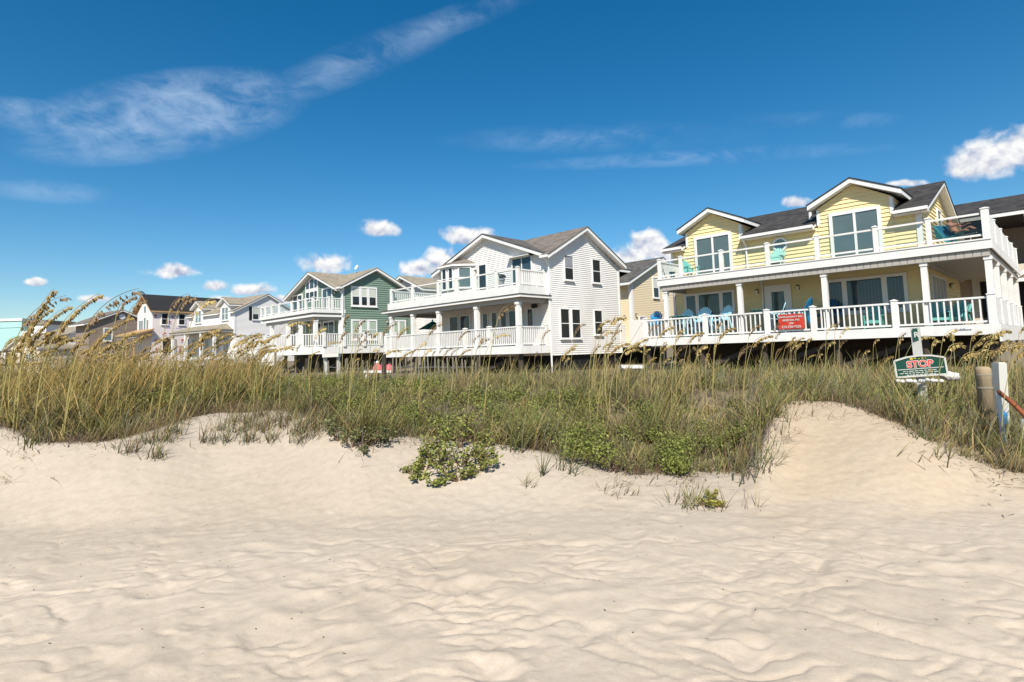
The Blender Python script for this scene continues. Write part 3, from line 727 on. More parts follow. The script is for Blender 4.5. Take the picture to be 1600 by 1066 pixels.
# ------------------------------------------------------------------ unfinished house in white wrap under a dark roof
H = House("unfinished_house", "unfinished house wrapped in pale sheeting with red prints under a black roof", (-81, 38, GZ), 10)
F0, FR = front(33.0), right(-79.0)
wall = MB(); wall.box(-83.4, -79.02, 33.02, 46, -.6, 6.6)
wall.prism([(-83.4, 33.02, 6.6), (-79.02, 33.02, 6.6), (-81.2, 33.02, 8.6)], (0, 12.9, 0))
fbox(wall, FR, 33, 46, -.6, 6.6, -.02, .0)
w = H.part("wall", wall, "wrap_sheet")
gable_roof(H, 'y', -81.2, 8.95, 6.75, -83.9, -78.6, 32.55, 46.4, "black_felt", trim=.25, trim_mat="raw_lumber")
for a, b_, z0, z1 in ((34.0, 34.9, 4.9, 6.46), (36.1, 37.0, 4.9, 6.46), (39, 39.9, 4.9, 6.46)):
    window(H, FR, a, b_, z0, z1, rows=2, pane="screen_black", fr=.1)
for a, b_ in ((34.2, 35.85), (37.3, 38.6), (40, 41.5)):
    window(H, FR, a, b_, 1.2, 3.15, pane="screen_black", fr=.05, sill=False)
pn, ps = MB(), MB()
rr = random.Random(3)
for z, us in ((6.05, (33.4, 35.5, 37.5)), (5.3, (35.0, 37.6, 38.6)), (3.75, (34.5, 35.9, 37.3)), (2.9, (33.5, 36.6)), (1.7, (33.6, 36.3, 39.2))):
    for u in us:
        u += rr.uniform(-.1, .1)
        for k in range(3):
            a0 = rr.uniform(-.16, .16); fbox(pn, FR, u+a0-.12, u+a0+.14, z-.1+k*.08, z+.0+k*.08, .002, .006+.002*k)
        fbox(ps, FR, u-.24, u+.26, z-.24, z-.17, .002, .006); fbox(ps, FR, u-.2, u+.2, z-.34, z-.29, .002, .006)
for u in (34.8, 36.2, 37.9): fbox(ps, FR, u-.4, u+.4, 4.45, 4.53, .002, .006)
H.part("wrap_print", pn, "wrap_print", w); H.part("wrap_lettering", ps, "wrap_print_small", w)
f_ = MB()
for u, z0, z1 in ((-82.6, 4.3, 5.6), (-82.0, 4.3, 5.6), (-81.2, 4.2, 5.9), (-80.4, 4.3, 5.6), (-81.2, 6.6, 7.4)):
    fbox(f_, F0, u-.2, u+.2, z0, z1, .0, .03)
H.part("window", f_, "pane_bright", w)
sh = MB(); sh.prism([(-83.6, 32.98, 4.4), (-83.6, 30.6, 3.7), (-83.6, 30.6, 3.5), (-83.6, 32.98, 4.2)], (5.2, 0, 0)); s_ = H.part("porch_roof", sh, "raw_lumber")
for x in (-83.3, -81, -78.8): H.part("porch_post", MB().box(x-.08, x+.08, 30.8, 30.96, GZ, 3.55), "raw_lumber", s_)
H.part("porch_beam", MB().box(-83.5, -78.5, 30.78, 30.98, 3.2, 3.48), "soffit", s_)

# ------------------------------------------------------------------ tan house between the white and the yellow ones
H = House("beach_house", "tan clapboard house half hidden between the white house and the yellow house", (-26, 41, GZ))
F0, FR = front(37.39), right(-24.27)
wall = MB(); wall.box(-34, -24.29, 37.41, 46.3, .2, 4.95)
laps(wall, F0, [(-34, .3), (-24.27, .3), (-24.27, 5.0), (-34, 5.0)], .14, .028)
laps(wall, FR, [(37.39, .3), (46.3, .3), (46.3, 5.0), (41.85, 7.15), (37.39, 5.0)], .14, .028)
wall.prism([(-24.29, 37.4, 4.9), (-24.29, 46.3, 4.9), (-24.29, 41.85, 7.1)], (-8, 0, 0))
wall.box(-34, -26.2, 36.0, 37.4, .3, 6.3)
w = H.part("wall", wall, "tan_siding")
H.part("corner_trim", MB().box(-24.45, -24.25, 37.3, 37.36, .3, 5).box(-24.24, -24.2, 37.33, 37.6, .3, 5.0), "white_trim", w)
gable_roof(H, 'x', 41.85, 7.4, 5.05, 36.6, 46.9, -33, -23.85, "dark_grey_shingle", trim=.22)
gable_roof(H, 'y', -29.2, 7.6, 6.25, -33.0, -25.2, 35.6, 42.5, "dark_grey_shingle", trim=.2)
window(H, FR, 40.55, 41.5, 4.0, 5.75, rows=2, pane="pane_dark", blind="blind"); window(H, FR, 42.1, 43.0, 4.0, 5.75, rows=2, pane="pane_dark")
wall_lamp(H, F0, -24.9, 2.45); wall_lamp(H, FR, 37.9, 2.55)
window(H, FR, 38.3, 39.4, .5, 2.5, pane="cover_grey", fr=.1, sill=False, name="garage_door")
dk = MB(); dk.box(-26.2, -21.6, 34.8, 37.3, .1, .34); H.part("deck", dk, "white_paint")
railing(H, [(-26.0, 34.9), (-23.4, 34.9)], .34, 1.6, "picket", [(-26.0, 34.9), (-23.4, 34.9)], spacing=.15, bal=.05)
g = MB(); g.box(-22.9, -21.7, 34.85, 34.92, .4, 2.0); g.beam((-22.85, 34.83, .5), (-21.75, 34.83, 1.9), .03, .1); H.part("gate", g, "white_vinyl")
pilings(H, [-31, -27, -24.5], [35.2, 38, 44], .2, GZ)
H.part("underhouse_shade_panel", MB().box(-33.6, -21.7, 37.6, 37.8, GZ-.3, .2), "screen_black")  # black sheet added to block light from behind and darken the underside

# ------------------------------------------------------------------ house behind the gap left of the white one
H = House("beach_house", "pale house whose grey roof shows behind the white house's balcony", (-48, 34, GZ))
wall = MB(); wall.box(-48.2, -41.8, 30.8, 41, .2, 5.9); wall.prism([(-48.2, 30.8, 5.9), (-41.8, 30.8, 5.9), (-45, 30.8, 7.2)], (0, 10, 0))
laps(wall, front(30.8), [(-48.2, .2), (-41.8, .2), (-41.8, 5.9), (-45, 7.2), (-48.2, 5.9)], .14, .026)
laps(wall, right(-41.8), [(30.8, .2), (41, .2), (41, 5.9), (30.8, 5.9)], .14, .026)
H.part("wall", wall, "cottage_siding")
gable_roof(H, 'y', -45, 7.5, 5.95, -48.7, -41.3, 30.2, 41.5, "taupe_shingle", trim=.2)
H.part("chimney", MB().lathe([(.2, 0), (.2, .5), (.26, .52), (.26, .7)], (-43.6, 36, 6.8), 10), "grey_steel")

# ------------------------------------------------------------------ house at the right edge, behind the yellow one
H = House("beach_house", "brown shake house with a charcoal roof behind the yellow house's side deck", (0, 48, GZ))
F0 = front(44.0)
wall = MB(); wall.box(-6.2, 9, 44.02, 54, .2, 3.75)
laps(wall, F0, [(-6.2, .2), (9, .2), (9, 3.75), (-6.2, 3.75)], .2, .02)
w = H.part("wall", wall, "shake_siding")
H.part("upper_wall", MB().box(-6.2, 9, 47.0, 54, 3.75, 6.9), "brown_siding")  # darker siding here puts the shade of the porch recess into the colour
gable_roof(H, 'x', 48.2, 8.95, 6.98, 42.0, 55, -6.6, 10, "charcoal_shingle", trim=.22)
ct = MB(); ct.box(-4.42, -4.05, 43.9, 43.97, .3, 3.5); ct.box(-4.42, 9, 43.88, 43.97, 3.35, 3.65); ct.box(-1.2, -.9, 43.9, 43.97, .3, 3.35); H.part("corner_trim", ct, "beige_siding", w)
H.part("opening_shade_panel", MB().box(-4.0, -1.25, 43.9, 43.96, .4, 3.3).box(-.85, 8, 43.9, 43.96, .4, 3.3), "screen_black", w)  # black slabs on the wall, painted shade for the openings
dk = MB(); dk.box(-6.4, 9.2, 42.2, 47.0, 3.75, 3.95); d = H.part("upper_porch", dk, "soffit")
H.part("fascia", MB().box(-6.4, 9.2, 42.12, 42.2, 3.6, 4.0), "beige_siding", d)
railing(H, [(-1.6, 42.3), (8.5, 42.3)], 3.95, 4.95, "picket", [(-1.6, 42.3), (2, 42.3), (5, 42.3)], parent=d, spacing=.13)
for x in (-6.2, -1.6, 3, 8.6): column(H, x, 42.35, 3.95, 6.8, .22, "beige_siding")
H.part("porch_ceiling", MB().box(-6.4, 9.6, 42.3, 47.0, 6.74, 6.8), "dark_piling", d)  # ceiling colour darkened to carry the shade under the porch roof
sg = MB(); sg.prism([(-2.2, 41.2, 3.2), (2.4, 41.2, 3.2), (.1, 41.2, 4.5)], (0, .8, 0)); g = H.part("porch_gable", sg, "shake_siding")
t = MB(); t.beam((-2.5, 41.15, 3.1), (.1, 41.15, 4.62), .08, .2); t.beam((2.7, 41.15, 3.1), (.1, 41.15, 4.62), .08, .2); t.box(-2.4, 2.6, 41.1, 41.2, 2.95, 3.15); H.part("rake_trim", t, "white_trim", g)

# ------------------------------------------------------------------ the far end of the row
H = House("beach_house", "brown gabled house with a round vent far along the row", (-95, 42, GZ), 12)
FR = right(-95.0)
wall = MB(); wall.box(-99.5, -95.02, 36.6, 44.0, -.4, 6.4); laps(wall, FR, [(35.2, -.4), (44, -.4), (44, 6.3), (39.4, 7.9), (35.2, 6.1)], .2, .02)
wall.prism([(-95.02, 35.3, 6.0), (-95.02, 44, 6.0), (-95.02, 39.4, 7.8)], (-4.4, 0, 0)); wall.box(-99.5, -95.02, 35.22, 36.6, -.4, 6.0)
H.part("wall", wall, "brown_siding")
gable_roof(H, 'x', 39.4, 8.1, 5.9, 34.4, 44.6, -99.9, -94.6, "grey_shingle", trim=.22)
H.part("round_vent", MB().lathe([(.42, 0), (.42, .05), (.1, .06)], (0, 0, 0), 16).xform(Matrix.Translation((-94.98, 39.4, 7.1)) @ Matrix.Rotation(R(90), 4, 'Y')), "white_trim")
window(H, FR, 37.0, 38.2, 3.4, 5.4, rows=2, pane="pane_bright", fr=.16); window(H, FR, 37.0, 38.3, .2, 1.6, pane="pane_bright", fr=.16)

def far_house(name, label, px, py_base, d, wdt, dep, h, rise, siding, roof, axis, ang, extra=None):
    c = at(px, 560, d); a = R(ang)
    H = House(name, label, (0, 0, 0)); H.root.location = (c.x, c.y, GZ); H.root.rotation_euler = (0, 0, a)
    z0 = 1.0
    w = MB(); w.box(0, wdt, 0, dep, z0, h)
    laps(w, front(-.002), [(0, z0), (wdt, z0), (wdt, h), (0, h)], .2, .02); laps(w, right(wdt+.002), [(0, z0), (dep, z0), (dep, h), (0, h)], .2, .02)
    if axis == 'x': w.prism([(0, 0, h), (0, dep, h), (0, dep/2, h+rise)], (wdt, 0, 0))
    else: w.prism([(0, 0, h), (wdt, 0, h), (wdt/2, 0, h+rise)], (0, dep, 0))
    H.part("wall", w, siding)
    if axis == 'x': gable_roof(H, 'x', dep/2, h+rise+.1, h+.02, -.4, dep+.4, -.4, wdt+.4, roof)
    else: gable_roof(H, 'y', wdt/2, h+rise+.1, h+.02, -.4, wdt+.4, -.4, dep+.4, roof)
    for x in (.5, wdt-.5):
        for y in (.5, dep-.5): H.part("piling", MB().tube([(x, y, -.5), (x, y, z0)], .16, 8), "dark_piling")
    return H
# white house with a raised balcony
H = far_house("beach_house", "white house with a raised balcony behind the sea oats near the brown house", 60, 0, 98, 11, 9, 6.2, 2.2, "cottage_siding", "taupe_shingle", 'x', 14)
dk = MB(); dk.box(-.2, 11.2, -2.6, 0, 2.4, 2.65); d = H.part("balcony", dk, "white_paint")
railing(H, [(-.1, -2.5), (11.1, -2.5), (11.1, 0)], 2.65, 3.65, "picket", [(-.1, -2.5), (3.6, -2.5), (7.3, -2.5), (11.1, -2.5)], parent=d, bal=.08)
for x in (.1, 5.5, 10.9): column(H, x, -2.3, 0, 2.4, .3); column(H, x, -2.3, 2.65, 5.7, .24)
H.part("porch_roof", MB().prism([(-.4, .2, 6.3), (-.4, -2.9, 5.6), (-.4, -2.9, 5.75), (-.4, .2, 6.45)], (11.8, 0, 0)), "taupe_shingle")
for u in (1.2, 4.6, 8.2): window(H, front(-.03), u, u+1.3, 2.8, 4.6, cols=2, pane="pane_blue", fr=.12)
H.part("gable", MB().prism([(-.4, -2.7, 6.0), (2.6, -2.7, 6.0), (1.1, -2.7, 7.2)], (0, 3, 0)), "white_trim")
# beige gabled house and its pavilion
H = far_house("beach_house", "low cream gabled house in front of the turquoise building", 8, 0, 92, 10, 12, 4.0, 2.0, "beige_siding", "taupe_shingle", 'y', 20)
for u in (2, 6.4): window(H, front(-.03), u, u+1.4, 1.8, 3.2, cols=2, pane="pane_bright", fr=.12)
# turquoise building
c = at(-52, 560, 120)
H = House("apartment_building", "turquoise building with a white ground floor at the left edge", (0, 0, 0), cat="building"); H.root.location = (c.x, c.y, GZ); H.root.rotation_euler = (0, 0, R(44))
w = MB(); w.box(0, 11.5, 0, 14, 4.6, 11.0); w.box(-.1, 11.6, -.1, .0, 9.6, 9.75)
H.part("wall", w, "mint_paint")
H.part("ground_floor", MB().box(.05, 11.45, .05, 14, 0, 4.6), "cottage_siding")
H.part("parapet", MB().box(-.2, 11.7, -.2, 14.2, 11.0, 11.5), "white_paint")
H.part("stair_tower", MB().box(11.5, 15.5, 1.5, 12, 0, 10.2), "cottage_siding")
H.part("stair_roof", MB().box(11.5, 15.8, 1.2, 12.3, 10.2, 11.0), "taupe_shingle")
# ================================================================== terrain
def _hash(ix, iy, s):
    h = (ix*374761393 + iy*668265263 + s*2147483647) & 0xffffffff
    h = ((h ^ (h >> 13))*1274126177) & 0xffffffff
    return (h ^ (h >> 16)) & 0xffffffff
def perlin(x, y, seed=0):
    x = np.asarray(x, float); y = np.asarray(y, float)
    xi = np.floor(x).astype(np.int64); yi = np.floor(y).astype(np.int64); xf, yf = x-xi, y-yi
    u = xf**3*(xf*(xf*6-15)+10); v = yf**3*(yf*(yf*6-15)+10)
    def g(a, b, dx, dy):
        t = _hash(a, b, seed)/4294967296.0*2*math.pi
        return np.cos(t)*dx+np.sin(t)*dy
    n00 = g(xi, yi, xf, yf); n10 = g(xi+1, yi, xf-1, yf); n01 = g(xi, yi+1, xf, yf-1); n11 = g(xi+1, yi+1, xf-1, yf-1)
    return (n00*(1-u)+n10*u)*(1-v)+(n01*(1-u)+n11*u)*v
def fbm(x, y, seed=0, o=4):
    r = 0; a = 1.0
    for k in range(o): r = r+a*perlin(x*2**k, y*2**k, seed+k*17); a *= .5
    return r

# edge of the vegetation seen in the photo: (px, py, height of that ground below the eye)
EDGE = [(-500, 655, -.80), (-200, 660, -.80), (0, 668, -.85), (60, 692, -.98), (120, 696, -1.0), (190, 690, -.98), (260, 668, -.88), (330, 648, -.80), (430, 642, -.78), (510, 655, -.84),
        (560, 690, -1.06), (620, 682, -1.06), (700, 690, -1.14), (790, 692, -1.16), (850, 706, -1.24), (920, 728, -1.38), (1000, 744, -1.48), (1100, 744, -1.50), (1165, 738, -1.46),
        (1188, 714, -1.28), (1199, 670, -1.04), (1212, 638, -.90), (1242, 627, -.86), (1292, 629, -.87), (1355, 646, -.95), (1403, 668, -1.06), (1448, 689, -1.17), (1490, 711, -1.28), (1550, 734, -1.40), (1610, 744, -1.45), (1800, 752, -1.5), (2200, 760, -1.52)]
_et = np.array([bearing(p[0], p[1]) for p in EDGE]); _ez = np.array([p[2] for p in EDGE]); _ed = np.array([p[2]/slope(p[0], p[1]) for p in EDGE])
_o = np.argsort(_et); _et, _ez, _ed = _et[_o], _ez[_o], _ed[_o]
_tt = np.linspace(_et[0], _et[-1], 1600); _k = np.exp(-.5*(np.arange(-24, 25)/8.0)**2); _k /= _k.sum()
_sm = lambda a: np.convolve(np.pad(np.interp(_tt, _et, a), 24, mode='edge'), _k, 'valid')
_ez, _ed, _et = _sm(_ez), _sm(_ed), _tt
def edge_d(t): return np.interp(t, _et, _ed)
def edge_z(t): return np.interp(t, _et, _ez)
_pt = np.array([bearing(x) for x in (-400, 0, 200, 400, 600, 800, 1000, 1150, 1250, 1350, 1450, 1600, 2000)])
_pz = np.array([-.55, -.52, -.58, -.66, -.72, -.76, -.80, -.86, -.88, -.92, -1.0, -1.08, -1.1])
def terrain(cx, cy, detail=True):
    cx = np.asarray(cx, float); cy = np.asarray(cy, float)
    d = np.maximum(cy, .3); t = np.clip(cx/d, -2.2, 2.2)
    ze, de, zp = edge_z(t), edge_d(t), np.interp(t, _pt, _pz)
    df = np.minimum(6.0-.35*np.clip(t, 0, 1), de-.55)
    df = df-.25*np.exp(-((t-.6)/.12)**2)
    df = df-.35
    s = np.clip((d-df)/(de-df), 0, 1.0)
    z1 = -1.6+(ze+1.6)*(s*s*(3-2*s)*.8+s*s*.2)
    s2 = np.clip((d-de)/(11.5-de), 0, 1); z2 = ze+(zp-ze)*(s2*s2*(3-2*s2))
    z = np.where(d < de, z1, z2)
    zb = zp+(GZ-zp)*np.clip((d-15)/9, 0, 1); z = np.where(d > 15, zb, z)
    z = np.where(cy < .3, -1.6, z)
    z = np.where(d > 60, GZ-(np.clip(d-60, 0, 400))*.001, z)
    # soft hummocks
    h = fbm(cx*.45, cy*.45, 3, 3)
    z = z+h*.07*np.clip((d-6.2)/2, 0, 1)*np.clip((60-d)/30, 0, 1)
    if detail:
        # trampled sand: soft mounds between narrow creases, stretched across the view
        wx = cx+.22*fbm(cx*.8, cy*.8, 31, 2); wy = cy+.22*fbm(cx*.9+7, cy*.9, 37, 2)
        q1 = perlin(wx*2.3, wy*2.9, 41); q2 = perlin(wx*4.3+3, wy*5.2, 43); q3 = perlin(wx*8+1, wy*9, 61)
        ledge = lambda q, w: np.where(q > 0, np.exp(-(q/w)**2), np.exp(-(q/(w*.28))**2))      # soft on one flank, crisp on the other
        m1 = np.clip(.25+2.6*perlin(cx*1.1+5, cy*1.3, 67), .0, 1); m2 = np.clip(.3+2.6*perlin(cx*1.4+15, cy*1.6, 68), .0, 1)
        lump = -ledge(q1, .17)*.017*m1-ledge(q2, .16)*.014*m2-ledge(q3, .16)*.006*m1+q1*.010+q2*.007+perlin(cx*9, cy*10, 47)*.0022+fbm(cx*.5, cy*.6, 71, 2)*.008
        grit = perlin(cx*7, cy*8, 81)*.010+perlin(cx*15, cy*16, 83)*.005+perlin(cx*3, cy*3.4, 85)*.012
        if TRACKS is not None: lump = lump+TRACKS(cx, cy)
        amp = np.clip((df+.9-d)/2.2, .16, 1)*np.clip((14-d)/3, 0, 1)
        kk = np.clip((t-.38)/.12, 0, 1); amp = amp*(1-kk)+amp*np.clip((6.4-d)/1.4, .12, 1)*kk
        z = z+lump*amp+grit*np.clip((d-df+.8)/1.0, 0, 1)*np.clip((de+.4-d)/.6, 0, 1)
    return z
TRACKS = None
def nonuni(lo, f0, f1, hi, step, grow):
    a = list(np.arange(f0, f1, step)); s = step; q = a[-1]
    while q < hi: s *= grow; q += s; a.append(min(q, hi))
    s = step; q = f0
    while q > lo: s *= grow; q -= s; a.insert(0, max(q, lo))
    return np.array(a)
gx = nonuni(-3000, -7.4, 7.4, 3000, .021, 1.09); gy = np.concatenate([nonuni(-120, 2.3, 5.2, 5.2, .0145, 1.09), nonuni(5.2, 5.225, 8.8, 3500, .024, 1.07)[1:]])
GX, GY = np.meshgrid(gx, gy)
# old footprints softened by the wind: overlapping dents with low rims, kept as a height field
_fx, _fy = np.arange(-8.0, 8.01, .03), np.arange(1.6, 7.4, .03); _FX, _FY = np.meshgrid(_fx, _fy); _T = np.zeros_like(_FX)
for _ in range(1100):
    qx, qy = rng.uniform(-8, 8), rng.uniform(1.7, 7.2); a_ = rng.uniform(.10, .26); b_ = a_*rng.uniform(.5, .9); th = rng.uniform(0, np.pi); dp = rng.uniform(.003, .013)*(2.6 if rng.uniform() < .10 else 1)
    i0, i1 = np.searchsorted(_fx, (qx-.62, qx+.62)); j0, j1 = np.searchsorted(_fy, (qy-.62, qy+.62))
    X_, Y_ = _FX[j0:j1, i0:i1]-qx, _FY[j0:j1, i0:i1]-qy; u_ = (X_*np.cos(th)+Y_*np.sin(th))/a_; v_ = (-X_*np.sin(th)+Y_*np.cos(th))/b_
    r_2 = np.sqrt(u_*u_+v_*v_); dent = -dp*np.clip(1-r_2*r_2, 0, 1)**1.3+dp*.35*np.exp(-((r_2-1.2)/.28)**2)
    _T[j0:j1, i0:i1] = _T[j0:j1, i0:i1]*(1-.55*np.clip(1-r_2, 0, 1))+dent
def _tracks(cx, cy):
    ix = np.clip((cx+8.0)/.03, 0, len(_fx)-1.001); iy = np.clip((cy-1.6)/.03, 0, len(_fy)-1.001); i, j = ix.astype(int), iy.astype(int); fx, fy = ix-i, iy-j
    v = (_T[j, i]*(1-fx)+_T[j, i+1]*fx)*(1-fy)+(_T[j+1, i]*(1-fx)+_T[j+1, i+1]*fx)*fy
    return v*((np.abs(cx) < 8) & (cy > 1.6) & (cy < 7.4))
TRACKS = _tracks
GZZ = terrain(GX, GY)
# behind the camera the beach keeps running towards the sea
GZZ = np.where(GY < -15, -1.6+(GY+15)*.02, GZZ)
n, m = len(gx), len(gy)
WXm = CYW*GX-SYW*GY; WYm = SYW*GX+CYW*GY
co = np.stack([WXm, WYm, GZZ], -1).reshape(-1, 3).astype(np.float32)
I = np.arange(n*m).reshape(m, n)
fc = np.stack([I[:-1, :-1], I[:-1, 1:], I[1:, 1:], I[1:, :-1]], -1).reshape(-1, 4)
def np_mesh(name, co, faces_flat, k, m_, tone=None, smooth=True):
    me = bpy.data.meshes.new(name); nf = len(faces_flat)//k
    me.vertices.add(len(co)); me.vertices.foreach_set("co", np.ascontiguousarray(co, np.float32).ravel())
    me.loops.add(len(faces_flat)); me.loops.foreach_set("vertex_index", np.ascontiguousarray(faces_flat, np.int32))
    me.polygons.add(nf); me.polygons.foreach_set("loop_start", np.arange(0, nf*k, k, dtype=np.int32))
    if smooth: me.polygons.foreach_set("use_smooth", np.ones(nf, bool))
    me.update(calc_edges=True)
    if tone is not None:
        at_ = me.color_attributes.new("tone", 'FLOAT_COLOR', 'POINT')
        c4 = np.ones((len(co), 4), np.float32); c4[:, :3] = tone; at_.data.foreach_set("color", c4.ravel())
    me.materials.append(MATS[m_]); return me
def sandmat():
    m, nt, b = _nt("sand"); N, Lk = nt.nodes, nt.links
    tc = N.new("ShaderNodeTexCoord")
    n1 = N.new("ShaderNodeTexNoise"); n1.inputs["Scale"].default_value = .55; n1.inputs["Detail"].default_value = 5; Lk.new(tc.outputs["Object"], n1.inputs[0])
    n2 = N.new("ShaderNodeTexNoise"); n2.inputs["Scale"].default_value = 220; n2.inputs["Detail"].default_value = 3; Lk.new(tc.outputs["Object"], n2.inputs[0])
    n3 = N.new("ShaderNodeTexNoise"); n3.inputs["Scale"].default_value = 13; n3.inputs["Detail"].default_value = 9; n3.inputs["Roughness"].default_value = .62; Lk.new(tc.outputs["Object"], n3.inputs[0])
    mx = N.new("ShaderNodeMix"); mx.data_type = 'RGBA'; mx.blend_type = 'MULTIPLY'; mx.inputs[0].default_value = 1; mx.inputs[7].default_value = (1, 1, 1, 1)
    at_ = N.new("ShaderNodeAttribute"); at_.attribute_name = "tone"; Lk.new(at_.outputs["Color"], mx.inputs[6])
    c0 = N.new("ShaderNodeValToRGB"); c0.color_ramp.elements[0].position = .3; c0.color_ramp.elements[0].color = (.93, .92, .90, 1); c0.color_ramp.elements[1].position = .65
    Lk.new(n1.outputs["Fac"], c0.inputs[0]); Lk.new(c0.outputs[0], mx.inputs[7])
    m2 = N.new("ShaderNodeMix"); m2.data_type = 'RGBA'; m2.blend_type = 'MULTIPLY'; m2.inputs[0].default_value = 1
    cr = N.new("ShaderNodeValToRGB"); cr.color_ramp.elements[0].position = .3; cr.color_ramp.elements[0].color = (.86, .84, .82, 1); cr.color_ramp.elements[1].position = .62
    Lk.new(n2.outputs["Fac"], cr.inputs[0]); Lk.new(mx.outputs[2], m2.inputs[6]); Lk.new(cr.outputs[0], m2.inputs[7])
    m3 = N.new("ShaderNodeMix"); m3.data_type = 'RGBA'; m3.blend_type = 'MULTIPLY'; m3.inputs[0].default_value = 1
    c2 = N.new("ShaderNodeValToRGB"); c2.color_ramp.elements[0].position = .28; c2.color_ramp.elements[0].color = (.9, .88, .86, 1); c2.color_ramp.elements[1].position = .6
    Lk.new(n3.outputs["Fac"], c2.inputs[0]); Lk.new(m2.outputs[2], m3.inputs[6]); Lk.new(c2.outputs[0], m3.inputs[7])
    Lk.new(m3.outputs[2], b.inputs["Base Color"]); b.inputs["Roughness"].default_value = .95; b.inputs["Specular IOR Level"].default_value = .1
    bp = N.new("ShaderNodeBump"); bp.inputs["Strength"].default_value = .55; bp.inputs["Distance"].default_value = .012
    ad = N.new("ShaderNodeMath"); ad.operation = 'MULTIPLY_ADD'; ad.inputs[1].default_value = .15; Lk.new(n2.outputs["Fac"], ad.inputs[0]); Lk.new(n3.outputs["Fac"], ad.inputs[2])
    Lk.new(ad.outputs[0], bp.inputs["Height"]); Lk.new(bp.outputs[0], b.inputs["Normal"])
    MATS["sand"] = m
SAND_A, SAND_B = (.53, .448, .356), (.475, .388, .280)
sandmat()
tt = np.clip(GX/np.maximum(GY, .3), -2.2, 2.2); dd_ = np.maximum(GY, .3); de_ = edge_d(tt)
nz_ = fbm(GX*.9, GY*.9, 5, 4); k1 = np.clip((dd_-4.2+nz_*1.2)/2.6, 0, 1)[..., None]; k1 = k1*k1*(3-2*k1); kr = np.clip((tt-bearing(1120))/.12, 0, 1)[..., None]; SB = np.array((.47, .405, .325))*(1-kr)+np.array(SAND_B)*kr  # left slope sand toned darker to offset the stronger sun on it
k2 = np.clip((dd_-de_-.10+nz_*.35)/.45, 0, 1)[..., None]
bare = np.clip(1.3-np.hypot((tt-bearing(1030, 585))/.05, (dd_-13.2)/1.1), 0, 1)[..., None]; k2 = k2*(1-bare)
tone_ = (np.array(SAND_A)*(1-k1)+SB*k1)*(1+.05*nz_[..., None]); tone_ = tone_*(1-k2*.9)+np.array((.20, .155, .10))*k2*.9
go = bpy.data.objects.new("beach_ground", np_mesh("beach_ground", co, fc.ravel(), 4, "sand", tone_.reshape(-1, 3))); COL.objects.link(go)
tag(go, kind="structure")

def gpos(t, d):
    """world point on the ground at bearing t, d metres ahead"""
    z = terrain(np.array([t*d]), np.array([d]), True)[0]
    return cw(t*d, d, float(z))
def on_ground(px, py):
    """ground point seen at a photo pixel: march the sight line"""
    c = crayv(px, py); t, s = c.x/c.y, c.z/c.y
    ds = np.arange(2.5, 26, .02); zz = terrain(t*ds, ds, True)
    k = np.nonzero(zz >= s*ds)[0]
    d = ds[k[0]] if len(k) else 12.0
    return cw(t*d, d, float(terrain(np.array([t*d]), np.array([d]), True)[0])), d

# ================================================================== grass as one mass
def blades(P, H, Wd, az, lean, curl, tone0, tone1, nseg=3):
    """vectorised curved strips. P: root (n,3) world; az/lean/curl per blade; colour root->tip"""
    n = len(P); dirx, diry = np.cos(az), np.sin(az)
    # strip width faces a random way
    fa = rng.uniform(0, 2*np.pi, n); wx, wy = np.cos(fa), np.sin(fa)
    vs = np.zeros((n, (nseg+1)*2, 3), np.float32); cl = np.zeros((n, (nseg+1)*2, 3), np.float32)
    x = np.zeros(n); z = np.zeros(n)
    for k in range(nseg+1):
        f = k/nseg
        if k:
            a = lean+curl*(f-.5/nseg); x = x+np.sin(a)*H/nseg; z = z+np.cos(a)*H/nseg
        w = Wd*(1-f**1.6)*.5+.0004
        for j, sg in ((0, -1), (1, 1)):
            vs[:, k*2+j, 0] = P[:, 0]+dirx*x+sg*wx*w
            vs[:, k*2+j, 1] = P[:, 1]+diry*x+sg*wy*w
            vs[:, k*2+j, 2] = P[:, 2]+z
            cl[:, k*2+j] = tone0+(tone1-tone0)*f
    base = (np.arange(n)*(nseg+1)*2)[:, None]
    q = np.concatenate([base+np.array([2*k, 2*k+1, 2*k+3, 2*k+2]) for k in range(nseg)], 1).reshape(-1)
    return vs.reshape(-1, 3), q, cl.reshape(-1, 3)
class Mass:
    def __init__(s): s.v = []; s.q = []; s.c = []; s.n = 0
    def add(s, v, q, c): s.v.append(v); s.q.append(q+s.n); s.c.append(c); s.n += len(v)
    def build(s, name, m_, parent=None, smooth=False, origin=None):
        v = np.concatenate(s.v)
        if origin is not None: v = v-np.array(origin, np.float32)
        o = bpy.data.objects.new(name, np_mesh(name, v, np.concatenate(s.q), 4, m_, np.concatenate(s.c), smooth)); COL.objects.link(o)
        if parent: o.parent = parent
        return o
def cwn(cx, cy): return CYW*cx-SYW*cy, SYW*cx+CYW*cy
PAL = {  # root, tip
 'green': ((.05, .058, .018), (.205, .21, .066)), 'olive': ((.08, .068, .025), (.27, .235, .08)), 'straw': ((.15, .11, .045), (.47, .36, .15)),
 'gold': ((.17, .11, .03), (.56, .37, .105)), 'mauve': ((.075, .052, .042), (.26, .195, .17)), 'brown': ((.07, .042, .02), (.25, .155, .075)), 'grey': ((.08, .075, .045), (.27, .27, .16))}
def tones(names, probs, n):
    k = rng.choice(len(names), n, p=np.array(probs)/sum(probs)); a = np.array([PAL[x][0] for x in names]); b = np.array([PAL[x][1] for x in names])
    v = rng.uniform(.75, 1.25, n)[:, None]; h = rng.normal(0, .05, (n, 3))
    return a[k]*v*(1+h), b[k]*v*(1+h)
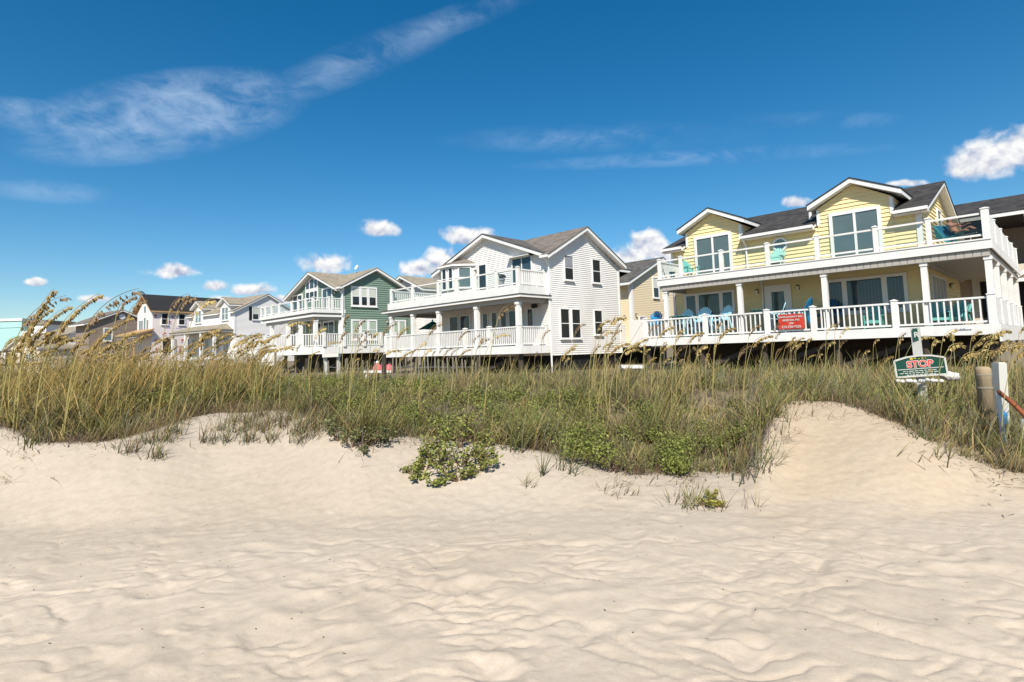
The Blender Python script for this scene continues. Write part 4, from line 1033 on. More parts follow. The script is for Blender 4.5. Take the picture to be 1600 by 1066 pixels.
def scatter(nc, t0, t1, dmin_off, dmax, pw=1.0, edge_jit=.22):
    t = rng.uniform(t0, t1, nc); de = edge_d(t)+rng.normal(0, edge_jit, nc)+dmin_off+.38*fbm(t*16, t*0+3.3, 19, 3)
    u = rng.uniform(0, 1, nc)**pw
    d = de*(dmax/de)**u
    return t, d
WIND = math.atan2(*(np.array(cwn(1.0, .15))[::-1]))     # blades lean to the right of the view
def clumps(mass, t, d, per, hlo, hhi, wlo, whi, lean, curl, names, probs, spread=.12, hscale=None, nseg=3):
    n = len(t); cx, cy = t*d, d
    N = n*per; rx = np.repeat(cx, per)+rng.normal(0, spread, N); ry = np.repeat(cy, per)+rng.normal(0, spread, N)
    z = terrain(rx, ry, False)-.02
    X, Y = cwn(rx, ry); P = np.stack([X, Y, z], -1)
    hn = np.clip(1.0+1.5*fbm(cx*1.15, cy*1.15, 23, 3), .38, 1.75)*np.interp(t, (bearing(300), bearing(520), bearing(1600)), (.86, .74, .76))
    Hc = np.repeat(rng.uniform(hlo, hhi, n)*hn*(1 if hscale is None else hscale), per); Hh = Hc*rng.uniform(.55, 1.1, N)
    far = np.clip(np.repeat(d, per)/9, 1, 2.2)
    Wd = rng.uniform(wlo, whi, N)*far
    az = np.where(rng.uniform(0, 1, N) < .45, WIND+rng.normal(0, .6, N), rng.uniform(0, 2*np.pi, N))
    ln = np.abs(rng.normal(lean, lean*.6, N)); cu = rng.uniform(.2, 1, N)*curl
    # whole clumps share a hue
    kc = rng.choice(len(names), n, p=np.array(probs)/sum(probs))
    mixk = np.where(rng.uniform(0, 1, N) < .7, np.repeat(kc, per), rng.choice(len(names), N, p=np.array(probs)/sum(probs)))
    a = np.array([PAL[x][0] for x in names])[mixk]; b = np.array([PAL[x][1] for x in names])[mixk]
    v = (np.repeat(rng.uniform(.8, 1.2, n), per)*rng.uniform(.8, 1.2, N))[:, None]
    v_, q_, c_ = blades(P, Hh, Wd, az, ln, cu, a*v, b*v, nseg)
    mass.add(v_, q_, c_)
G = Mass()
def zone(fn, nc, t0, t1, off, dmax, pw=1.0, jit=.22):
    """scatter kept where fn(t, d, noise) is true"""
    t, d = scatter(nc, t0, t1, off, dmax, pw, jit)
    nz = fbm(t*d*.55+4, d*.55, 77, 3); k = fn(t, d, nz); return t[k], d[k]
tl, tr = bearing(-420), bearing(2050)
# short dense under-layer of thatch and fine stems
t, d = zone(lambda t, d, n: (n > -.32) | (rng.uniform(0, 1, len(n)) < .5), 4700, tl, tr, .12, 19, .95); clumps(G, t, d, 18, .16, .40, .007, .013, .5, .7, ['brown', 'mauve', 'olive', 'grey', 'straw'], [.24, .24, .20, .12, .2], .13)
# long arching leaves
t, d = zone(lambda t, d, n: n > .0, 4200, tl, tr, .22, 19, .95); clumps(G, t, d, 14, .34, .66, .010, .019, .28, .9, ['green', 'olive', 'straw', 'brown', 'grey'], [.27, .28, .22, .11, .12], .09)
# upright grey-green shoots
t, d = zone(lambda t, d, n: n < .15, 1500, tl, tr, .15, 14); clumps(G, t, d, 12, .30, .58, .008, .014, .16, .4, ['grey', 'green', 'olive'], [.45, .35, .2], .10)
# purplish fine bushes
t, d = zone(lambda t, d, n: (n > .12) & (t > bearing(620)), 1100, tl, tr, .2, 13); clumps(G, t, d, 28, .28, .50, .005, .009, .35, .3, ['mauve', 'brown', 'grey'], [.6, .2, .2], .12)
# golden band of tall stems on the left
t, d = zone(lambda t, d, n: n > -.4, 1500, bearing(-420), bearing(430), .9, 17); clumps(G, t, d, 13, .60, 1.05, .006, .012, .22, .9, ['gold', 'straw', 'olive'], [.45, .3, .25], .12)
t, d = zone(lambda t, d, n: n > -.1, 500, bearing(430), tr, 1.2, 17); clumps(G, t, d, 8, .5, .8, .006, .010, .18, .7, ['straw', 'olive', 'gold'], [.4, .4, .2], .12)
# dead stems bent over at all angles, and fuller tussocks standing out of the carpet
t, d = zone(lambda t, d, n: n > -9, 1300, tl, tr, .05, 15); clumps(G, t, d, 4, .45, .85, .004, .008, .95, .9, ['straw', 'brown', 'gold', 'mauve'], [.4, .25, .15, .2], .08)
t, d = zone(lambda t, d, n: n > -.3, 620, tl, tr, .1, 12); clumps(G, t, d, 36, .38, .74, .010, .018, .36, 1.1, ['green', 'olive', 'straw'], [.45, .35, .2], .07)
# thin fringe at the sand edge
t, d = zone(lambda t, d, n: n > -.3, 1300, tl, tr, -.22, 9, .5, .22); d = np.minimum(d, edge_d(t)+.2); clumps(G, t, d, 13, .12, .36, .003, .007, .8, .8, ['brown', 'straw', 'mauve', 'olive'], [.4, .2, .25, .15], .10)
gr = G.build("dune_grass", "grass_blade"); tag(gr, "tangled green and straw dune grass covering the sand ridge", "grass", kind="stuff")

# leafy ground cover between the grasses
def leaves(mass, C, r, size, n, tonea, toneb, zs=.7, up=.5):
    """n small leaves (quads bent at the midrib are overkill here: one kite each) round centre points C (k,3)"""
    k = len(C); N = k*n
    u = rng.normal(0, 1, (N, 3)); u /= np.linalg.norm(u, axis=1)[:, None]
    p = np.repeat(C, n, 0)+u*(np.repeat(r, n)*rng.uniform(.25, 1, N)**.6)[:, None]*np.array([1, 1, zs])
    nrm = u*.5+np.array([0, 0, up])+rng.normal(0, .45, (N, 3)); nrm /= np.linalg.norm(nrm, axis=1)[:, None]
    a = np.cross(nrm, rng.normal(0, 1, (N, 3))); a /= np.linalg.norm(a, axis=1)[:, None]; b = np.cross(nrm, a)
    s = (np.repeat(size, n) if hasattr(size, '__len__') else size)*rng.uniform(.6, 1.2, N); s = s[:, None]
    V = np.stack([p-a*s, p+b*s*.75-a*s*.1, p+a*s, p-b*s*.75-a*s*.1], 1).reshape(-1, 3).astype(np.float32)
    w = rng.uniform(0, 1, N)[:, None]; c = (np.array(tonea)*(1-w)+np.array(toneb)*w)*rng.uniform(.7, 1.25, N)[:, None]
    mass.add(V, np.arange(N*4), np.repeat(c, 4, 0).astype(np.float32))
GC = Mass()
for (pa, pb, da, db, cnt) in ((360, 700, .5, 5.0, 560), (150, 360, .8, 3, 120), (700, 1000, .1, 2.6, 260), (880, 1060, -.15, 1.0, 260), (1000, 1200, .6, 2.4, 90), (1250, 1500, .8, 3, 60)):
    t = rng.uniform(bearing(pa), bearing(pb), cnt); d = edge_d(t)+rng.uniform(da, db, cnt)
    k = fbm(t*d*.9, d*.9, 91, 2) > -.12; t, d = t[k], d[k]
    X, Y = cwn(t*d, d); C = np.stack([X, Y, terrain(t*d, d, False)+rng.uniform(.10, .30, len(t))], -1)
    leaves(GC, C, rng.uniform(.10, .24, len(t)), rng.uniform(.010, .020, len(t)), 60, (.12, .145, .03), (.31, .33, .08))
gc = GC.build("ground_cover", "round_leaf"); tag(gc, "low leafy green ground cover among the dune grasses", "ground cover", kind="stuff")

# ------------------------------------------------------------------ bushes and tufts on the bare sand (things)
def shrub(name, label, pts, cat="shrub", leaf=(.018, .028), tones_=((.16, .19, .05), (.36, .37, .10)), nleaf=26, group=None, stems=True, hs=1.0):
    """pts: list of (px, py, radius, height): leafy stems rising from the ground seen there"""
    base, _ = on_ground(pts[0][0], pts[0][1]); root = empty(name, label, cat, base, 0, group)
    m, st = Mass(), MB()
    for px, py, r, h in pts:
        g, dd = on_ground(px, py)
        st = MB()
        for k in range(9):
            off = Vector((rng.normal(0, r*.6), rng.normal(0, r*.6), 0)); top = g+off*1.2+Vector((0, 0, h*hs*rng.uniform(.45, 1.0)))
            if stems: st.tube([g-Vector((0, 0, .03)), g+off*.7+Vector((0, 0, h*.35)), top], [.006, .005, .003], 5)
            C = np.array([tuple(top), tuple((g+off*.8+top)/2+Vector((0, 0, h*.1)))])
            leaves(m, C, np.array([r*.42, r*.35]), rng.uniform(*leaf), nleaf//2, tones_[0], tones_[1], .8, .6)
        if stems: st.build("stem", "twig", root, base)
    m.build("foliage", "round_leaf", root, False, base)
    return root
shrub("leafy_shrub", "sprawling round-leaved shrub spilling yellow-green leaves down onto the bare sand",
      [(700, 742, .15, .24), (665, 735, .14, .18), (648, 742, .12, .12), (682, 728, .15, .24), (740, 715, .17, .32), (720, 700, .17, .34), (690, 712, .16, .28), (705, 672, .16, .3), (742, 672, .16, .32), (772, 678, .14, .3), (655, 752, .09, .08), (735, 745, .13, .14), (718, 752, .12, .12), (760, 700, .15, .30), (765, 725, .13, .2), (750, 735, .13, .18), (680, 758, .09, .07), (700, 690, .17, .30), (720, 728, .15, .26), (670, 716, .12, .2), (740, 690, .16, .34)],
      leaf=(.015, .027), tones_=((.11, .14, .035), (.36, .36, .095)), nleaf=18)
shrub("leafy_shrub", "dusty green low shrub between the sand dome and the round-leaved shrub",
      [(550, 700, .15, .22), (530, 690, .15, .22), (575, 696, .15, .24), (600, 690, .14, .22), (560, 680, .17, .30), (590, 672, .17, .28), (568, 708, .08, .08), (520, 676, .15, .24)], leaf=(.012, .020), tones_=((.11, .12, .05), (.24, .25, .10)), nleaf=34)
shrub("leafy_shrub", "olive bushy shrub with fine leaves at the foot of the middle dune",
      [(960, 738, .16, .24), (1000, 742, .16, .22), (1030, 735, .15, .22), (930, 722, .16, .26), (985, 720, .18, .30)], leaf=(.008, .014), tones_=((.12, .12, .05), (.26, .25, .10)), nleaf=50)

def tuft(name, label, pts, per=16, h=(.12, .3), names=('green', 'olive', 'straw'), probs=(.4, .35, .25), spread=.05, w=(.005, .009), lean=.45, curl=.7, group=None):
    base, _ = on_ground(*pts[0]); root_m = Mass()
    for px, py in pts:
        g, dd = on_ground(px, py); n = per
        P = np.array([[g.x, g.y, g.z-.015]]*n)+np.stack([rng.normal(0, spread, n), rng.normal(0, spread, n), np.zeros(n)], -1)
        a, b = tones(list(names), list(probs), n)
        root_m.add(*blades(P, rng.uniform(*h, n), rng.uniform(*w, n), np.where(rng.uniform(0, 1, n) < .4, WIND, rng.uniform(0, 2*np.pi, n))+rng.normal(0, .5, n), np.abs(rng.normal(lean, .3, n)), rng.uniform(.1, 1, n)*curl, a, b))
    o = root_m.build(name, "grass_blade", None, False, base); o.location = base
    return tag(o, label, "grass tuft", group)
TG = "small grass tufts rooted alone in the bare sand"
tuft("grass_tuft", "grey-green grass tuft trailing yellow runners, farthest down the open sand", [(1062, 796), (1075, 790), (1085, 797), (1068, 780), (1090, 785), (1110, 792), (1050, 785), (1128, 796)], 12, (.12, .34))
shrub("trailing_plant", "yellowing trailing plant hugging the sand beside the farthest grass tuft", [(1100, 790, .07, .08), (1125, 793, .06, .08), (1110, 780, .06, .10)], "plant", (.008, .014), ((.24, .22, .05), (.46, .42, .08)), 26)
tuft("grass_tuft", "small splayed grass tuft alone on the sand below the shrubs", [(822, 757), (828, 760)], 14, (.1, .22), spread=.03, lean=.7)
tuft("grass_tuft", "slim upright green shoot standing on the sand just right of the shrub", [(848, 742), (849, 744)], 9, (.25, .45), ('green', 'grey'), (.5, .5), .02, (.007, .012), .15, .3)
tuft("grass_tuft", "leaning green shoots at the sand edge left of the bushy olive shrub", [(876, 735), (897, 738), (890, 742)], 8, (.25, .5), ('green', 'olive'), (.6, .4), .03, (.006, .011), .3, .5)
tuft("grass_tuft", "straggling reddish grass tuft with bent stems on the sand under the olive shrub", [(945, 768), (965, 760), (972, 772), (985, 775), (960, 778)], 9, (.12, .3), ('straw', 'brown', 'olive'), (.4, .3, .3), .05, (.004, .008), .7, 1.0)
tuft("grass_tuft", "pair of thin blades standing alone on open sand", [(1163, 795), (1182, 793)], 4, (.15, .32), ('straw', 'olive'), (.5, .5), .02, (.004, .007), .2, .3)
tuft("grass_tuft", "green clump arching over the sand at the left foot of the bare mound", [(1190, 738), (1170, 735), (1205, 725), (1150, 742)], 14, (.2, .5), ('green', 'straw', 'olive'), (.5, .2, .3), .05, (.005, .010), .5, .9)
tuft("grass_tuft", "loose tuft of fallen straw-coloured blades on the left sand slope", [(30, 705), (40, 715), (35, 730), (22, 745)], 12, (.08, .2), ('straw', 'gold', 'olive'), (.5, .3, .2), .07, (.004, .008), 1.1, .6)
tuft("grass_tuft", "dried golden tuft lying flat at the left edge of the sand", [(18, 752), (10, 755)], 12, (.15, .3), ('gold', 'straw'), (.7, .3), .03, (.004, .008), 1.2, .5)
tuft("grass_tuft", "dark weedy tuft on the left sand slope with blades lying downhill", [(175, 700), (200, 708), (215, 690), (160, 690)], 14, (.12, .28), ('brown', 'mauve', 'olive'), (.4, .3, .3), .06, (.004, .007), .9, .6)
for px, py in ((262, 688), (270, 676), (236, 690), (205, 705), (240, 715), (350, 690), (372, 676), (395, 668), (413, 672), (388, 690), (440, 668), (462, 676), (476, 664), (424, 688), (492, 682), (322, 690), (470, 690), (405, 650), (455, 655), (365, 660), (430, 660), (480, 672), (345, 672), (498, 668), (385, 660)):
    tuft("grass_tuft", "sparse knee-high grass tuft rooted on the pale sand dome left of centre", [(px, py), (px+4, py+3), (px-4, py)], 17, (.14, .40), ('green', 'grey', 'brown', 'straw'), (.3, .2, .3, .2), .06, (.005, .010), .35, .6, "sparse grass tufts on the pale sand dome")
for px, py in ((1225, 690), (1235, 655), (1262, 650), (1290, 655), (1215, 715), (1245, 680)):
    tuft("grass_tuft", "thin dark tuft creeping over the crest of the bare mound", [(px, py), (px+6, py-2)], 8, (.12, .32), ('mauve', 'olive', 'brown'), (.4, .3, .3), .05, (.003, .006), .9, .8, "thin tufts creeping over the bare mound")
# litter blown along the foot of the right-hand grass and loose twigs and shells on the beach
L = Mass()
nl = 420+260
t = np.concatenate([np.where(rng.uniform(0, 1, 170) < .6, rng.uniform(bearing(1380), bearing(1620), 170), rng.uniform(bearing(-40), bearing(420), 170)), rng.uniform(bearing(-100), bearing(1500), 250), rng.uniform(bearing(-60), bearing(1620), 260)]); d = np.concatenate([edge_d(t[:170])-np.abs(rng.normal(0, .35, 170)), rng.uniform(3.2, 8, 250), edge_d(t[420:])-np.abs(rng.normal(.05, .22, 260))])
d[:420] = np.where(d[:420] > edge_d(t[:420])-.02, edge_d(t[:420])-.3, d[:420])
Z = terrain(t*d, d, True)+.004; X, Y = cwn(t*d, d); P = np.stack([X, Y, Z], -1)
ln = np.concatenate([rng.uniform(.03, .16, 170), rng.uniform(.006, .028, 250), rng.uniform(.10, .42, 260)])
a_, b_ = tones(['brown', 'straw', 'mauve'], [.5, .2, .3], nl); dk = np.concatenate([np.ones(170), np.where(rng.uniform(0, 1, 250) < .7, .35, 2.0), np.ones(260)])[:, None]
L.add(*blades(P, ln, np.full(nl, .008), rng.uniform(0, 2*np.pi, nl), np.concatenate([np.full(420, 1.5), rng.uniform(1.1, 1.5, 260)]), np.concatenate([np.full(420, .05), rng.uniform(.1, .9, 260)]), a_*dk, b_*dk*.8, 2))
lo = L.build("beach_litter", "grass_blade"); tag(lo, "scattered dry stems and dark specks on the pale sand", "litter", kind="stuff")

# ================================================================== sea oats
def oat_proto(seed, h, bend, head, full, seedmat, stemmat, droop=.9, big=1.0):
    """stem curving towards +x, then a one-sided panicle of flat hanging spikelets"""
    r = random.Random(seed); st, sd = MB(), MB()
    pts = []; p = Vector((0, 0, -.05)); a = r.uniform(.0, .08); n = 9
    for i in range(n+1):
        pts.append(p.copy()); f = i/n
        an = a+bend*f*f
        p = p+Vector((math.sin(an), r.uniform(-.02, .02), math.cos(an)))*(h/n)
    st.tube(pts, [.0062-.003*i/n for i in range(n+1)], 5)
    an = a+bend; hp = []; q = pts[-1]; m = 10
    for i in range(m+1):
        hp.append(q.copy()); an += droop*.13; q = q+Vector((math.sin(an), r.uniform(-.03, .03), math.cos(an)))*(head/m)
    sd.tube(hp, [.004-.002*i/m for i in range(m+1)], 4)
    for i in range(int(head*130*full)):
        f = r.random()**.9; k = min(int(f*m), m-1); b = hp[k].lerp(hp[k+1], f*m-k)
        ln = (.055*(1-.55*f)+.02)*r.uniform(.8, 1.2)
        side = r.uniform(-1, 1)*.45
        dv = Vector((r.uniform(.0, .5), side, -.95+.7*f*r.random())).normalized()
        br = b+dv*ln*.35
        L_ = r.uniform(.034, .055)*big; wd = L_*.30
        sw = Vector((r.uniform(-1, 1), r.uniform(-1, 1), r.uniform(-.3, .3))); sw = (sw-dv*sw.dot(dv)).normalized(); nn = dv.cross(sw)*.003
        e = [br, br+dv*L_*.45+sw*wd, br+dv*L_, br+dv*L_*.45-sw*wd]
        c = br+dv*L_*.45
        sd.add(e+[c+nn, c-nn], [(0, 1, 4), (1, 2, 4), (2, 3, 4), (3, 0, 4), (1, 0, 5), (2, 1, 5), (3, 2, 5), (0, 3, 5)])
    # a few narrow leaves up the stem
    for i in (1, 2, 3, 4):
        b = pts[i]; az = r.uniform(0, 6.28); lf = r.uniform(.22, .42); dx, dy = math.cos(az), math.sin(az); wv = Vector((-dy, dx, 0))*.0032
        arc = [b+Vector((dx*lf*q*.75, dy*lf*q*.75, lf*(.95*q-.85*q*q))) for q in (0, .3, .6, .85, 1)]
        for j in range(4):
            k0, k1 = (1, .9, .65, .35, .05)[j:j+2]
            st.add([arc[j]-wv*k0, arc[j]+wv*k0, arc[j+1]+wv*k1, arc[j+1]-wv*k1], [(0, 1, 2, 3)])
    return st.mesh("sea_oat_stem", stemmat), sd.mesh("sea_oat_seed_head", seedmat)
PROT = []
spec = [(1.15, .35, .30, 1.3, "oat_seed", "oat_stem"), (1.3, .25, .24, .8, "oat_seed_brown", "oat_stem"), (1.0, .55, .34, 1.5, "oat_seed", "oat_stem_green"), (1.25, .18, .26, .7, "oat_seed_pale", "oat_stem"),
        (1.1, .7, .30, 1.5, "oat_seed_pale", "oat_stem_green"), (1.35, .12, .28, .9, "oat_seed_brown", "oat_stem"), (1.05, .45, .36, 1.7, "oat_seed", "oat_stem"), (1.2, .9, .28, 1.1, "oat_seed_pale", "oat_stem"),
        (.85, .18, .48, 2.9, "oat_seed", "oat_stem", .35, .72), (.88, .38, .50, 2.6, "oat_seed", "oat_stem", .5, .72), (.95, .35, .45, .7, "oat_seed_brown", "oat_stem", .7, 1.0)]
for i, s in enumerate(spec):
    ms, mh = oat_proto(100+i, *s); PROT.append((max(v.co.z for v in mh.vertices),)+(ms, mh))
def oat(k, base, az, sc, label, group=None, tilt=0.0):
    h, ms, mh = PROT[k]
    root = empty("sea_oat", label, "sea oat", base, az, group); root.scale = (sc, sc, sc)
    if tilt: root.rotation_euler = (0, tilt, az)
    for nm, me in (("stem", ms), ("seed_head", mh)):
        o = bpy.data.objects.new(nm, me); COL.objects.link(o); o.parent = root
    return root
def oat_at(px, top_py, d, k, label, group=None, az=None, tilt=None):
    """stalk at bearing of px, d metres ahead, tall enough for its head to reach top_py"""
    t = bearing(px, top_py); d = max(d, float(edge_d(t))+.25); b = gpos(t, d); ztop = slope(px, top_py)*d
    hh = max(.35, ztop-b.z); sc = hh/PROT[k][0]
    return oat(k, b, (WIND+rnd.gauss(0, .5)) if az is None else az, sc, label, group, rnd.gauss(0, .06) if tilt is None else tilt)
LG = "sea oats growing through the dune grass"
SL = {'gold': "sea oat with a drooping golden seed head in the dense golden stand on the left",
      'mid': "slender sea oat rising from the dune in front of the white and green houses",
      'yel': "slender sea oat rising from the dune in front of the yellow house's lower deck",
      'right': "sea oat with yellow drooping spikelets near the right-hand posts"}
for i in range(85):
    px = rnd.uniform(-30, 400); top = rnd.gauss(541-.01*px, 12); oat_at(px, min(566, max(512, top)), rnd.uniform(8.6, 13), rnd.choice([0, 2, 4, 6, 6, 2, 0]), SL['gold'], "dense golden sea oats on the left")
for i in range(66):
    px = rnd.uniform(400, 985); top = rnd.triangular(478, 568, 545); oat_at(px, top, rnd.uniform(8.4, 12), rnd.choice([0, 1, 3, 5, 1, 7]), SL['mid'], "slender sea oats before the white and green houses")
for i in range(62):
    px = rnd.uniform(985, 1400); top = rnd.triangular(490, 575, 535); oat_at(px, top, rnd.uniform(8.8, 11.5), rnd.choice([1, 3, 5, 3, 0]), SL['yel'], "slender sea oats before the yellow house")
for i in range(40):
    px = rnd.uniform(1395, 1600); top = rnd.triangular(495, 590, 535); oat_at(px, top, rnd.uniform(8.3, 10.5), rnd.choice([4, 3, 0, 4, 6]), SL['right'], "sea oats near the right-hand posts")
# stalks one can point at
RV = WIND
for px, top, d, k, lab, dz in (
    (34, 452, 6.9, 8, "tall sea oat with a thick upright golden head against the sky over the turquoise building", .0),
    (6, 463, 7.2, 10, "thin pale sea oat leaning before the turquoise building", .0),
    (28, 478, 7.0, 9, "heavy sea oat head bowing to the right over the low cream house", .0),
    (62, 459, 6.9, 9, "sea oat bowed far to the right against the blue sky", .0),
    (104, 452, 7.2, 10, "nearly bare sea oat arching right above the white house with a raised balcony", .0),
    (104, 489, 6.6, 9, "golden sea oat head lying almost level before the brown gabled house", .08),
    (22, 488, 7.0, 9, "sea oat head drooping beside the turquoise building's tower", -.1),
    (168, 462, 8.4, 5, "thin upright stalk left of the pair before the brown gabled house", -.03), (186, 468, 8.4, 5, "thin upright stalk right of the pair before the brown gabled house", -.03),
    (236, 457, 8.5, 5, "leftmost of the three thin stalks crossing the black roof", .05), (248, 460, 8.3, 5, "middle one of the three thin stalks crossing the black roof", .05), (262, 461, 8.2, 3, "rightmost of the three thin stalks crossing the black roof", .1),
    (750, 472, 8.6, 1, "tall brown sea oat reaching up to the white house's porch roof", .05), (1575, 545, 6.6, 4, "large yellow sea oat head hanging at the right edge by the white post", .15), (1548, 538, 7.2, 6, "full yellow sea oat head drooping beside the round wooden post", .1)):
    oat_at(px, top, d, k, lab, None, RV, dz)
# the rest of the far stand, too many to single out
FS = Mass(); t = rng.uniform(bearing(-400), bearing(420), 700); d = rng.uniform(11, 18, 700)
X, Y = cwn(t*d, d); zz = terrain(t*d, d, False); C = np.stack([X, Y, zz+rng.uniform(.45, .90, 700)], -1)
leaves(FS, C, np.full(700, .10), np.full(700, .020), 22, (.22, .145, .05), (.50, .34, .12), 1.3, .1)
fo = FS.build("distant_sea_oats", "round_leaf"); tag(fo, "hazy golden mass of seed heads at the back of the left dune", "sea oats", kind="stuff")
# ================================================================== small things in front of the houses
def text_mesh(body, size, m, parent, mtx, name="lettering", extrude=.004, bold=0.0, spacing=1.0, origin=None):
    cu = bpy.data.curves.new("lettering", 'FONT'); cu.body = body; cu.size = size; cu.align_x = 'CENTER'; cu.align_y = 'CENTER'
    cu.extrude = extrude; cu.offset = bold; cu.space_character = spacing
    tmp = bpy.data.objects.new("tmp_text", cu); COL.objects.link(tmp)
    dg = bpy.context.evaluated_depsgraph_get(); me = bpy.data.meshes.new_from_object(tmp.evaluated_get(dg))
    bpy.data.objects.remove(tmp); me.materials.clear(); me.materials.append(MATS[m]); me.transform(mtx if origin is None else Matrix.Translation(-Vector(origin)) @ mtx)
    o = bpy.data.objects.new(name, me); COL.objects.link(o); o.parent = parent; return o
def facing(loc, nrm, roll=0.0):
    """matrix whose local x is across, y is up, z comes out of the face"""
    n_ = Vector(nrm).normalized(); up = Vector((0, 0, 1)); x = up.cross(n_).normalized(); y = n_.cross(x)
    Rm = Matrix((x, y, n_)).transposed() @ Matrix.Rotation(roll, 3, 'Z')
    return Matrix.Translation(loc) @ Rm.to_4x4()

# slat fence behind the dune: one fence, three runs of slats, wires and posts
fe = empty("slat_fence", "weathered grey slat fence half buried behind the dune grass", "fence", at(500, 580, 13))
fo_ = fe.location.copy(); wi = MB()
runs = [((235, 567), (400, 571), 14.5), ((400, 571), (480, 574), 13.2), ((505, 560), (600, 566), 13.6), ((600, 560), (748, 560), 13.0)]
for (a, b, d) in runs:
    A, B = at(a[0], a[1], d), at(b[0], b[1], d); nn = int((B-A).length/.105)
    sl = MB()
    for i in range(nn):
        p = A.lerp(B, (i+.5)/nn); z1 = p.z+rnd.gauss(0, .04); lean = Vector((rnd.gauss(0, .03), rnd.gauss(0, .03), 0)); z0 = -1.05
        sl.beam((p.x, p.y, z0), (p.x+lean.x, p.y+lean.y, z1), .034, .010)
    sl.build("slat_run", "weathered_wood", fe, fo_)
    for dz in (-.2, -.5): wi.tube([A+Vector((0, 0, dz)), B+Vector((0, 0, dz))], .004, 4)
wi.build("wire", "grey_steel", fe, fo_)
for px, top, d in ((600, 553, 12.8), (480, 560, 13.5), (400, 566, 14.3), (748, 556, 13.0)):
    p = at(px, top, d); MB().box(p.x-.035, p.x+.035, p.y-.035, p.y+.035, -1.2, p.z).build("fence_post", "dark_piling", fe, fo_)

# white board on a timber frame behind the fence
p = at(418, 561, 15.2); nrm = cw(-.15, -1); Mx = facing(p, nrm)
b = empty("notice_board", "blank white board in a timber frame standing behind the slat fence", "board", p)
bd = MB(); bd.box(-.20, .20, -.19, .19, -.015, .0); bd.xform(Mx); bd.build("panel", "white_trim", b, p)
fr = MB(); fr.box(-.24, -.20, -.22, .26, -.03, .02); fr.box(.20, .24, -.22, .26, -.03, .02); fr.box(-.20, .20, .19, .26, -.03, .02); fr.box(-.2, .2, -.10, -.085, .001, .006); fr.xform(Mx)
fr.box(p.x-.22, p.x-.16, p.y-.02, p.y+.04, -1.2, p.z-.2); fr.build("frame", "weathered_wood", b, p)
# pink tub and the white plank under it
p = at(598, 581, 14.5)
t_ = empty("tub", "pinkish red rounded tub behind the dark fence post", "tub", p)
tb = MB()
for dx, s in ((-.13, .72), (.16, .62)):
    tb.lathe([(.17*s, .0), (.18*s, .04), (.16*s, .14), (.11*s, .24*s), (.05*s, .30*s), (.02*s, .31*s)], p+cw(dx, 0), 14)
tb.build("shell", "pink_plastic", t_, p, True)
tb = MB(); tb.lathe([(.03, .21), (.05, .235), (.03, .27), (.015, .28)], p+cw(-.13, 0), 10); tb.build("lid", "white_trim", t_, p, True)
k = MB(); q0, q1 = at(570, 581, 14.4), at(613, 580.5, 14.4); k.beam(q0, q1, .3, .05); k.beam((q0.x+.1, q0.y, -1.2), (q0.x+.1, q0.y, q0.z), .08, .08); k.beam((q1.x-.1, q1.y, -1.2), (q1.x-.1, q1.y, q1.z), .08, .08)
o = k.build("plank_bench", "white_trim", None, q0); o.location = q0; tag(o, "low white plank under the pinkish red tub", "bench")
k = MB(); q0, q1 = at(969, 573, 17), at(1003, 573, 17); k.beam(q0, q1, .5, .09)
for q in (q0.lerp(q1, .1), q0.lerp(q1, .9)): k.beam((q.x, q.y, -1.3), (q.x, q.y, q.z-.04), .09, .09)
o = k.build("plank_bench", "white_trim", None, q0); o.location = q0; tag(o, "white slab bench between the white house and the yellow house", "bench")
k = MB(); q0, q1 = at(506, 556, 17.2), at(531, 555, 17.2); k.beam(q0, q1, .3, .10)
for q in (q0.lerp(q1, .1), q0.lerp(q1, .9)): k.beam((q.x, q.y, -1.3), (q.x, q.y, q.z-.04), .08, .08)
o = k.build("plank_bench", "bag_white", None, q0); o.location = q0; tag(o, "small pale plank seat under the green house's deck", "bench")

# leaning green STOP sign with its post and the white bag beside it
d_ = 9.2; base = gpos(bearing(1438), d_); nrm = cw(-.45, -1)
sg = empty("beach_sign", "green STOP sign with red letters on a leaning white post in the dune", "sign", base)
c = at(1437.5, 573, d_); Mx = facing(c, nrm, R(4.0))
def local(mb): return mb.xform(Mx)
hw, hh = .34, .145
arc = [(-hw, -hh), (hw, -hh), (hw+.0, hh*.82), (hw*.5, hh*1.13), (0, hh*1.22), (-hw*.5, hh*1.13), (-hw, hh*.82)]
bd = MB(); bd.prism([(x, y, 0) for x, y in arc], (0, 0, .012)); local(bd).build("board", "sign_green", sg, base)
fr = MB()
for (a, b) in zip(arc, arc[1:]+arc[:1]): fr.beam((*a, .010), (*b, .010), .026, .026)
local(fr).build("frame", "sign_white", sg, base)
for m_, b_, z in (("sign_white", .010, .0135), ("sign_red", .002, .017)):
    text_mesh("STOP", .145, m_, sg, Mx @ Matrix.Translation((0, .04, z)) @ Matrix.Scale(1.02, 4, (1, 0, 0)), bold=b_, extrude=.0015, origin=base)
ln = MB(); ln.box(-.31, .31, -.035, -.024, .012, .015)
for y, x0, x1 in ((-.062, -.24, .22), (-.092, -.29, .25), (-.122, -.2, .2)):
    x = x0
    while x < x1:
        l_ = rnd.uniform(.02, .06); ln.box(x, min(x+l_, x1), y-.006, y+.006, .012, .0145); x += l_+.014
local(ln).build("small_print", "sign_white", sg, base)
yd = MB()
for x, y, s in ((-.10, .135, .035), (-.05, .14, .02), (.0, .128, .014), (.05, .134, .018), (.09, .13, .012)):
    yd.prism([(x+s*(1 if i % 2 == 0 else .45)*math.cos(i*math.pi/5), y+s*.7*(1 if i % 2 == 0 else .45)*math.sin(i*math.pi/5), .012) for i in range(10)], (0, 0, .003))
local(yd).build("emblem", "sign_yellow", sg, base)
